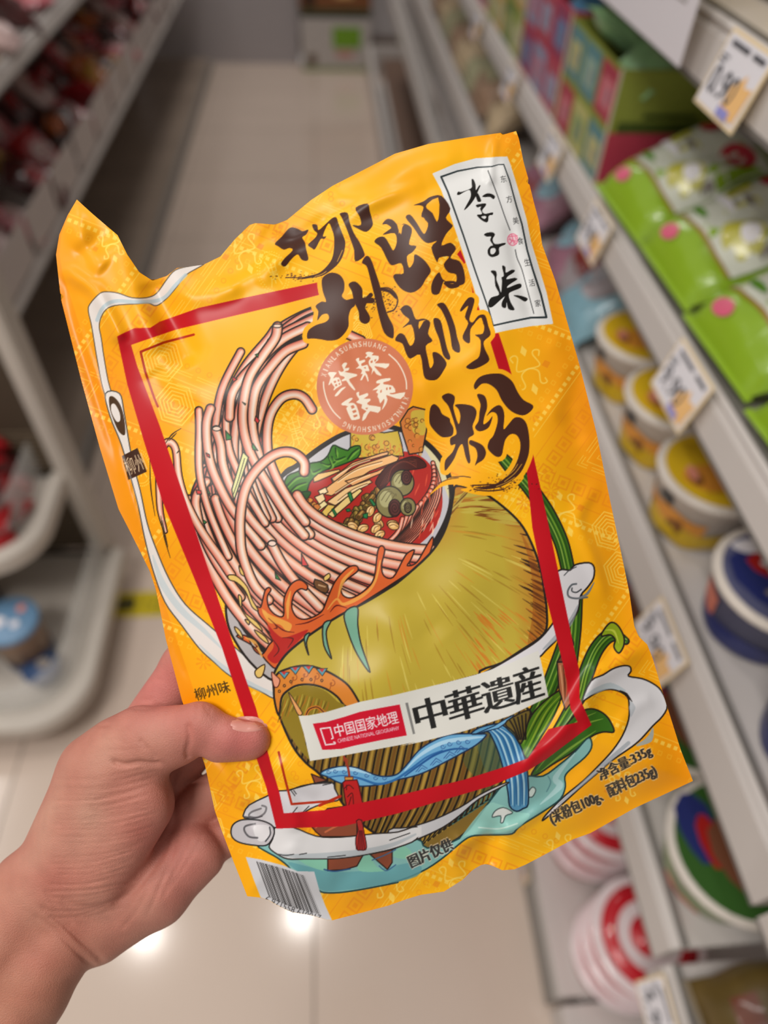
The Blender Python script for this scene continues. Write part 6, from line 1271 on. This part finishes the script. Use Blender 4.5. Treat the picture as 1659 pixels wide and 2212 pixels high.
def bilin(A, X, Y):
    u = (X-cX[0, 0])/cg; v = (Y-cY[0, 0])/cg; i = np.clip(u.astype(int), 0, A.shape[1]-2); j = np.clip(v.astype(int), 0, A.shape[0]-2); a = u-i; b = v-j
    # cubic-smoothed lookup keeps the film free of facets
    return (A[j, i]*(1-a)+A[j, i+1]*a)*(1-b)+(A[j+1, i]*(1-a)+A[j+1, i+1]*a)*b
def front_height():
    h = bilin(cH, GX, GY)
    k = np.exp(-(np.arange(-8, 9)/3.6)**2); k /= k.sum()
    for ax in (0, 1): h = np.apply_along_axis(lambda m: np.convolve(np.pad(m, 8, 'edge'), k, 'valid'), ax, h)
    return h
FH = front_height()
def hgt(x, y):
    i = np.clip(((np.asarray(x)-AX0)/G_).astype(int), 0, AW-1); j = np.clip(((np.asarray(y)-AY0)/G_).astype(int), 0, AH-1); return FH[j, i]
# side seal strip on the left is its own part
sidep = [(165, 425), (150, 462), (132, 507), (128, 550), (135, 590), (155, 650), (184, 743), (208, 806), (232, 898), (272, 1023), (292, 1090), (322, 1190), (340, 1260), (366, 1335), (412, 1471), (440, 1560), (430, 1650), (380, 1513), (340, 1380), (250, 1100), (160, 820), (110, 648), (105, 540), (140, 440)]
ya, xa, A_ = cover(sidep); PART[ya:ya+A_.shape[0], xa:xa+A_.shape[1]][A_ > .5] = 5

ins = inside(GX, GY)
dil = ins.copy(); dil[1:] |= ins[:-1]; dil[:-1] |= ins[1:]; dil[:, 1:] |= ins[:, :-1]; dil[:, :-1] |= ins[:, 1:]; d2 = dil.copy(); d2[:, 1:] |= dil[:, :-1]; d2[:, :-1] |= dil[:, 1:]
VX, VY, VZ = GX.copy(), GY.copy(), FH.copy()
rim = d2 & ~ins
_, bx_, by_ = near_outline(GX[rim], GY[rim]); VX[rim] = bx_; VY[rim] = by_
BAG0 = pt(829.5, 1106, 0)
pouch = thing('noodle_pouch', 'glossy yellow stand-up food pouch with noodle bowl picture, held up in the hand', 'food pouch', tuple(BAG0))
FILM = mat('printed_film', None, rough=.36, attr='print', spec=.36)
for n_ in FILM.node_tree.nodes:
    if n_.type == 'BSDF_PRINCIPLED': n_.inputs['Coat Roughness'].default_value = .3
LIN = s2l(np.clip(ART, 0, 1)).astype(np.float32)
q = ins[:-1, :-1].astype(int)+ins[1:, :-1]+ins[:-1, 1:]+ins[1:, 1:]
okq = (q >= 1) & d2[:-1, :-1] & d2[1:, :-1] & d2[:-1, 1:] & d2[1:, 1:]
PQ = PART[:-1, :-1]
NAMES = {0: ('front_panel', None), 1: ('brand_label', 'white label with black brush writing'), 2: ('banner_label', 'pale banner with red box and black writing'), 3: ('round_seal', 'copper round seal with cream writing'), 4: ('barcode_label', 'white barcode field'), 5: ('side_seal', 'orange yellow pressed side seam')}
for pid, (nm, lb) in NAMES.items():
    J, I = np.nonzero(okq & (PQ == pid))
    if len(J) == 0: continue
    idx = -np.ones((AH, AW), np.int64); m_ = np.zeros((AH, AW), bool)
    for a, b in ((0, 0), (1, 0), (0, 1), (1, 1)): m_[J+a, I+b] = True
    idx[m_] = np.arange(m_.sum())
    co = pt(VX[m_], VY[m_], VZ[m_])-BAG0
    quads = np.stack([idx[J+1, I], idx[J+1, I+1], idx[J, I+1], idx[J, I]], 1)
    me = bpy.data.meshes.new(nm); me.vertices.add(len(co)); me.vertices.foreach_set('co', co.astype(np.float32).ravel())
    me.loops.add(quads.size); me.loops.foreach_set('vertex_index', quads.astype(np.int32).ravel())
    me.polygons.add(len(quads)); me.polygons.foreach_set('loop_start', np.arange(0, quads.size, 4, dtype=np.int32))
    me.update(calc_edges=True); me.polygons.foreach_set('use_smooth', np.ones(len(quads), bool)); me.materials.append(FILM)
    at_ = me.color_attributes.new('print', 'FLOAT_COLOR', 'POINT'); cc = np.ones((len(co), 4), np.float32); cc[:, :3] = LIN[m_]; at_.data.foreach_set('color', cc.ravel())
    o = bpy.data.objects.new(nm, me); COL.objects.link(o); o.parent = pouch
    if lb: o['label'] = lb
# back panel: coarser film with the same outline, bulging away
def back_z(X, Y, D): 
    low = np.clip(((X-250)*.284+(Y-730)*.959+150)/700, 0, 1)
    return -3-(18+26*low)*(1-np.exp(-(D/110)**1.5))
idx = -np.ones(cX.shape, int); ci = cI.copy(); e = ci.copy(); e[1:] |= ci[:-1]; e[:-1] |= ci[1:]; e2 = e.copy(); e2[:, 1:] |= e[:, :-1]; e2[:, :-1] |= e[:, 1:]
bX, bY = cX.copy(), cY.copy(); rm = e2 & ~ci; _, a_, b_ = near_outline(cX[rm], cY[rm]); bX[rm] = a_; bY[rm] = b_
sheet = relief(bX, bY, 0*bX)
bZ = back_z(bX, bY, cDs); bZ[rm] = 0
frim = bilin(cH, np.clip(bX, AX0, AX1-1), np.clip(bY, AY0, AY1-1)); bZ = np.where(rm, hgt(bX, bY), bZ+np.minimum(0, sheet)*.8)
idx[e2] = np.arange(e2.sum()); V_ = pt(bX[e2], bY[e2], bZ[e2])-BAG0
F_ = [(idx[j, i], idx[j, i+1], idx[j+1, i+1], idx[j+1, i]) for j in range(cX.shape[0]-1) for i in range(cX.shape[1]-1) if ci[j, i]+ci[j+1, i]+ci[j, i+1]+ci[j+1, i+1] >= 1 and min(idx[j, i], idx[j, i+1], idx[j+1, i+1], idx[j+1, i]) >= 0]
mesh_obj('back_panel', V_, F_, mat('back_film', (236, 168, 20), rough=.35, noise=.15, nscale=30), pouch, smooth_=True)
# ---------------------------------------------------------------- the holding hand: one continuous skin grown from a smooth distance field
VX0, VY0, VZ0, VS = -640., 1230., -270., 4.1
NX, NY, NZ = int(1480/VS), int(1640/VS), int(440/VS)
SD = np.full((NX, NY, NZ), 400.0, np.float32)
ax_ = VX0+np.arange(NX)*VS; ay_ = VY0+np.arange(NY)*VS; az_ = VZ0+np.arange(NZ)*VS
def limb(pts, k=18, grp=None):
    """pts: (x, y, z, r) chain of round cones, blended with radius k"""
    tgt = SD if grp is None else grp
    for p, q in zip(pts[:-1], pts[1:]):
        a, b = np.array(p[:3], float), np.array(q[:3], float); ra, rb = p[3], q[3]; R = max(ra, rb)+60
        lo = np.minimum(a, b)-R; hi = np.maximum(a, b)+R
        i0, i1 = [int(np.clip((lo[0]-VX0)/VS, 0, NX)), int(np.clip((hi[0]-VX0)/VS+1, 0, NX))]; j0, j1 = [int(np.clip((lo[1]-VY0)/VS, 0, NY)), int(np.clip((hi[1]-VY0)/VS+1, 0, NY))]; k0, k1 = [int(np.clip((lo[2]-VZ0)/VS, 0, NZ)), int(np.clip((hi[2]-VZ0)/VS+1, 0, NZ))]
        if i1 <= i0 or j1 <= j0 or k1 <= k0: continue
        X = ax_[i0:i1, None, None]; Y = ay_[None, j0:j1, None]; Z = az_[None, None, k0:k1]
        d = b-a; L2 = max(d@d, 1e-6)
        t = np.clip(((X-a[0])*d[0]+(Y-a[1])*d[1]+(Z-a[2])*d[2])/L2, 0, 1)
        D = np.sqrt((X-a[0]-t*d[0])**2+(Y-a[1]-t*d[1])**2+(Z-a[2]-t*d[2])**2)-(ra+(rb-ra)*t)
        S = tgt[i0:i1, j0:j1, k0:k1]
        h = np.clip(.5+.5*(S-D)/k, 0, 1); tgt[i0:i1, j0:j1, k0:k1] = S*(1-h)+D*h-k*h*(1-h)
# forearm (two bones' worth of width) and wrist
limb([(70, 1925, -105, 92), (-40, 2096, -85, 96), (-160, 2290, -60, 100), (-330, 2560, -30, 112), (-470, 2750, -10, 118)], 30)
limb([(150, 1990, -110, 88), (50, 2140, -88, 92), (-60, 2320, -62, 100), (-230, 2610, -30, 114), (-380, 2790, -10, 118)], 30)
# palm
limb([(120, 2010, -118, 82), (290, 1640, -156, 58)], 26); limb([(150, 2010, -120, 80), (350, 1700, -176, 56)], 20)
limb([(190, 2010, -118, 72), (400, 1800, -156, 60)], 20); limb([(205, 2008, -112, 74), (330, 1930, -108, 72), (424, 1846, -118, 62)], 26)
# thumb and its ball
limb([(205, 1740, -60, 90), (262, 1632, -34, 84)], 24)
limb([(108, 1935, -98, 100), (222, 1682, -52, 98), (312, 1606, -8, 78), (370, 1592, 22, 62), (432, 1572, 40, 55)], 24)
limb([(195, 1895, -66, 84), (292, 1730, -36, 86)], 24)
limb([(432, 1572, 40, 55), (490, 1594, 50, 45), (544, 1597, 50, 41)], 10)
limb([(470, 1606, 44, 42), (530, 1606, 44, 38)], 10)
fing = np.full((NX, NY, NZ), 400.0, np.float32)
for ch in ([(290, 1610, -150, 58), (400, 1440, -122, 50), (520, 1330, -104, 44), (600, 1290, -92, 36)], ):
    limb(ch, 20)
for ch in ([(350, 1680, -172, 54), (500, 1540, -150, 46), (640, 1450, -128, 41), (712, 1428, -108, 35)], [(390, 1770, -152, 52), (540, 1660, -152, 45), (680, 1590, -134, 40), (752, 1572, -112, 34)], [(420, 1846, -140, 48), (540, 1780, -142, 39), (640, 1730, -126, 35), (700, 1712, -110, 31)]):
    g = np.full((NX, NY, NZ), 400.0, np.float32); limb(ch, 14, g)
    h = np.clip(.5+.5*(SD-g)/10, 0, 1); SD = SD*(1-h)+g*h-10*h*(1-h)

def surface_nets(D):
    s = D < 0
    c = s[:-1, :-1, :-1].astype(np.int8)
    acc = np.zeros([n-1 for n in D.shape], np.int8)
    for a in (0, 1):
        for b in (0, 1):
            for e in (0, 1): acc += s[a:a+D.shape[0]-1, b:b+D.shape[1]-1, e:e+D.shape[2]-1]
    act = (acc > 0) & (acc < 8)
    idx = -np.ones(act.shape, np.int64); idx[act] = np.arange(act.sum())
    I = np.argwhere(act); P = np.zeros((len(I), 3)); n = np.zeros(len(I))
    corners = [(a, b, e) for a in (0, 1) for b in (0, 1) for e in (0, 1)]
    for c0 in corners:
        for ax in range(3):
            if c0[ax]: continue
            c1 = list(c0); c1[ax] = 1
            d0 = D[I[:, 0]+c0[0], I[:, 1]+c0[1], I[:, 2]+c0[2]]; d1 = D[I[:, 0]+c1[0], I[:, 1]+c1[1], I[:, 2]+c1[2]]
            k = (d0 < 0) != (d1 < 0); t = np.where(k, d0/np.where(k, d0-d1, 1), 0)
            q = np.array(c0, float)[None]+np.zeros((len(I), 3)); q[:, ax] += t
            P[k] += q[k]; n[k] += 1
    P = P/n[:, None]+I
    F = []
    for ax in range(3):
        u, v = [(1, 2), (2, 0), (0, 1)][ax]
        a = s.take(range(0, s.shape[ax]-1), ax); b = s.take(range(1, s.shape[ax]), ax)
        E = np.argwhere(a != b)
        for val in (0, 1):
            e = E[(a[tuple(E.T)] == bool(val))]
            e = e[(e[:, u] > 0) & (e[:, v] > 0) & (e[:, u] < act.shape[u]) & (e[:, v] < act.shape[v])]
            def g(du, dv):
                x = e.copy(); x[:, u] += du; x[:, v] += dv; return idx[tuple(x.T)]
            q = np.stack([g(-1, -1), g(0, -1), g(0, 0), g(-1, 0)], 1)
            F.append(q if val else q[:, ::-1])
    F = np.vstack(F); F = F[(F >= 0).all(1)]
    return P, F
HP, HF_ = surface_nets(SD)
HP = HP*VS+np.array([VX0, VY0, VZ0])
def vnormals(P, F):
    n = np.cross(P[F[:, 2]]-P[F[:, 0]], P[F[:, 3]]-P[F[:, 1]]); N = np.zeros_like(P)
    for i in range(4): np.add.at(N, F[:, i], n)
    return N/np.maximum(np.linalg.norm(N, axis=1), 1e-9)[:, None]
def relax(P, F, it, lam=.5):
    for _ in range(it):
        S = np.zeros_like(P); c = np.zeros(len(P))
        for i in range(4):
            for j in ((i+1) % 4, (i-1) % 4): np.add.at(S, F[:, i], P[F[:, j]]); np.add.at(c, F[:, i], 1)
        P = P+lam*(S/np.maximum(c, 1)[:, None]-P)
    return P
HP = relax(HP, HF_, 4)
HN = vnormals(HP, HF_)
if HN[np.argmax(HP[:, 2]), 2] < 0: HN = -HN; HF_ = HF_[:, ::-1]
CR = [  # creases seen on the holder's side: points, depth, width
 ([(238, 1642), (270, 1652), (300, 1648), (330, 1652), (350, 1650)], 9, 6), ([(405, 1560), (410, 1595), (404, 1625), (408, 1640)], 5, 6), ([(300, 1596), (322, 1622), (338, 1640)], 3.5, 6), ([(428, 1518), (424, 1540), (420, 1560)], 1.6, 5), ([(442, 1520), (448, 1540)], 1.2, 4), ([(455, 1530), (452, 1545)], 1.2, 4),
 ([(86, 1955), (130, 1990), (180, 2035), (226, 2084)], 6, 7), ([(70, 1975), (120, 2010), (170, 2060), (215, 2100)], 3, 6), ([(96, 1920), (120, 1960), (160, 2000)], 3, 6), ([(130, 1940), (180, 1960), (240, 1965)], 2.5, 7),
 ([(385, 1660), (372, 1700), (376, 1770), (345, 1850), (290, 1920), (240, 1960)], 5, 9), ([(384, 1770), (376, 1830), (352, 1900), (318, 1980)], 2, 5), ([(410, 1740), (405, 1810), (380, 1880), (350, 1930)], 1.6, 4), ([(440, 1800), (400, 1870), (350, 1940)], 1.4, 4), ([(330, 1890), (300, 1960), (260, 2010)], 1.5, 4),
 ([(300, 1442), (320, 1460), (350, 1470)], 2, 5), ([(270, 1495), (300, 1510), (330, 1512)], 2, 5), ([(250, 1520), (300, 1530), (350, 1525)], 2.2, 5), ([(320, 1420), (350, 1440)], 1.5, 4),
]
rr2 = np.random.RandomState(11)
for k in range(44):      # the fan of fine lines across the thumb ball
    y = 1672+k*7+rr2.uniform(-3, 3); x0 = 110+rr2.uniform(-6, 20)-max(0, (y-1800))*.1; x1 = 340+rr2.uniform(-40, 10)-max(0, (y-1780))*.35
    CR.append(([(x0, y+12), ((x0+x1)/2, y+10+rr2.uniform(-2, 2)), (x1, y-14+rr2.uniform(-3, 3))], rr2.uniform(1.0, 2.0), 2.4))
for k in range(14):
    y = 1560+rr2.uniform(0, 80); x = 180+rr2.uniform(0, 110); CR.append(([(x, y), (x+30, y+rr2.uniform(-12, 10)), (x+58, y+rr2.uniform(-10, 16))], .8, 3))
front = np.clip(HN[:, 2]*2, 0, 1)
for pts, dp, w in CR:
    P_ = np.array(pts, float); k = (HP[:, 0] > P_[:, 0].min()-4*w) & (HP[:, 0] < P_[:, 0].max()+4*w) & (HP[:, 1] > P_[:, 1].min()-4*w) & (HP[:, 1] < P_[:, 1].max()+4*w)
    if not k.any(): continue
    D, sg, s = pline(HP[k, 0], HP[k, 1], pts)
    HP[k] -= HN[k]*(dp*np.exp(-(D/w)**2)*np.clip(np.minimum(s, 1-s)*8+.2, 0, 1)*front[k])[:, None]
# skin tone: browner on the arm, rosier on palm, finger and thumb tip
X, Y, Z = HP.T
t1 = np.clip((Y-1900+(X-100)*-.6)/260, 0, 1); pk = np.clip(np.exp(-(((X-520)/90)**2+((Y-1600)/60)**2))+np.exp(-(((X-340)/110)**2+((Y-1480)/90)**2))+.5*np.exp(-(((X-400)/110)**2+((Y-1840)/150)**2)), 0, 1)
c0, c1, c2 = col((190, 128, 110)), col((184, 124, 102)), col((200, 118, 110))
c = c0*(1-t1[:, None])+c1*t1[:, None]; c = c*(1-pk[:, None])+c2*pk[:, None]
for k in range(60):
    a = rr2.normal(0, .03, 3); c = c*(1+.006*np.sin(HP@a+rr2.uniform(0, 6))[:, None]*np.array([.3, 1, 1]))
HPW = pt(X, Y, Z)
H0 = pt(-100, 2250, -80)
hand = thing('hand', 'left hand and forearm gripping the left edge of the yellow pouch, thumb on its front', "person's hand", tuple(H0))
SKIN = mat('skin', None, rough=.52, attr='tone', sss=.10, noise=.16, nscale=160, spec=.4, bump=.28, bscale=1700)
me = bpy.data.meshes.new('skin'); me.vertices.add(len(HPW)); me.vertices.foreach_set('co', (HPW-H0).astype(np.float32).ravel())
Fh = HF_.astype(np.int32); me.loops.add(Fh.size); me.loops.foreach_set('vertex_index', Fh.ravel()); me.polygons.add(len(Fh)); me.polygons.foreach_set('loop_start', np.arange(0, Fh.size, 4, dtype=np.int32))
me.update(calc_edges=True); me.polygons.foreach_set('use_smooth', np.ones(len(Fh), bool)); me.materials.append(SKIN)
at_ = me.color_attributes.new('tone', 'FLOAT_COLOR', 'POINT'); cc = np.ones((len(HPW), 4), np.float32); cc[:, :3] = s2l(np.clip(c, 0, 1)); at_.data.foreach_set('color', cc.ravel())
ho = bpy.data.objects.new('hand_skin', me); COL.objects.link(ho); ho.parent = hand
# thumbnail: a thin curved plate bedded on the thumb's upper side
NL = smooth([(497, 1556), (520, 1548), (550, 1548), (575, 1556), (587, 1566), (583, 1572), (560, 1580), (530, 1583), (503, 1578), (495, 1567)], True, 4)
th_v = HP[(X > 470) & (X < 600) & (HN[:, 2] > -.2) & (Z > 20)]; 
def zsurf(x, y):
    d = np.hypot(th_v[:, 0]-x, th_v[:, 1]-y); k = np.argsort(d)[:6]; w = 1/(d[k]+1); return (th_v[k, 2]*w).sum()/w.sum()
cN = NL.mean(0); rings = [cN+(NL-cN)*f for f in (1, .85, .6, .3)]
V_, n_ = [], len(NL)
for ri, R_ in enumerate(rings):
    for x, y in R_: V_.append(pt(x, y, zsurf(x, y)+[-1.2, .9, 1.3, 1.5][ri])-H0)
V_.append(pt(cN[0], cN[1], zsurf(*cN)+1.5)-H0)
F_ = [(r*n_+i, r*n_+(i+1) % n_, (r+1)*n_+(i+1) % n_, (r+1)*n_+i) for r in range(3) for i in range(n_)]+[(3*n_+i, 3*n_+(i+1) % n_, 4*n_) for i in range(n_)]
nl = mesh_obj('thumbnail', V_, F_, mat('nail', (212, 146, 134), rough=.28, spec=.6), hand, smooth_=True); nl['label'] = 'pale pink glossy nail'
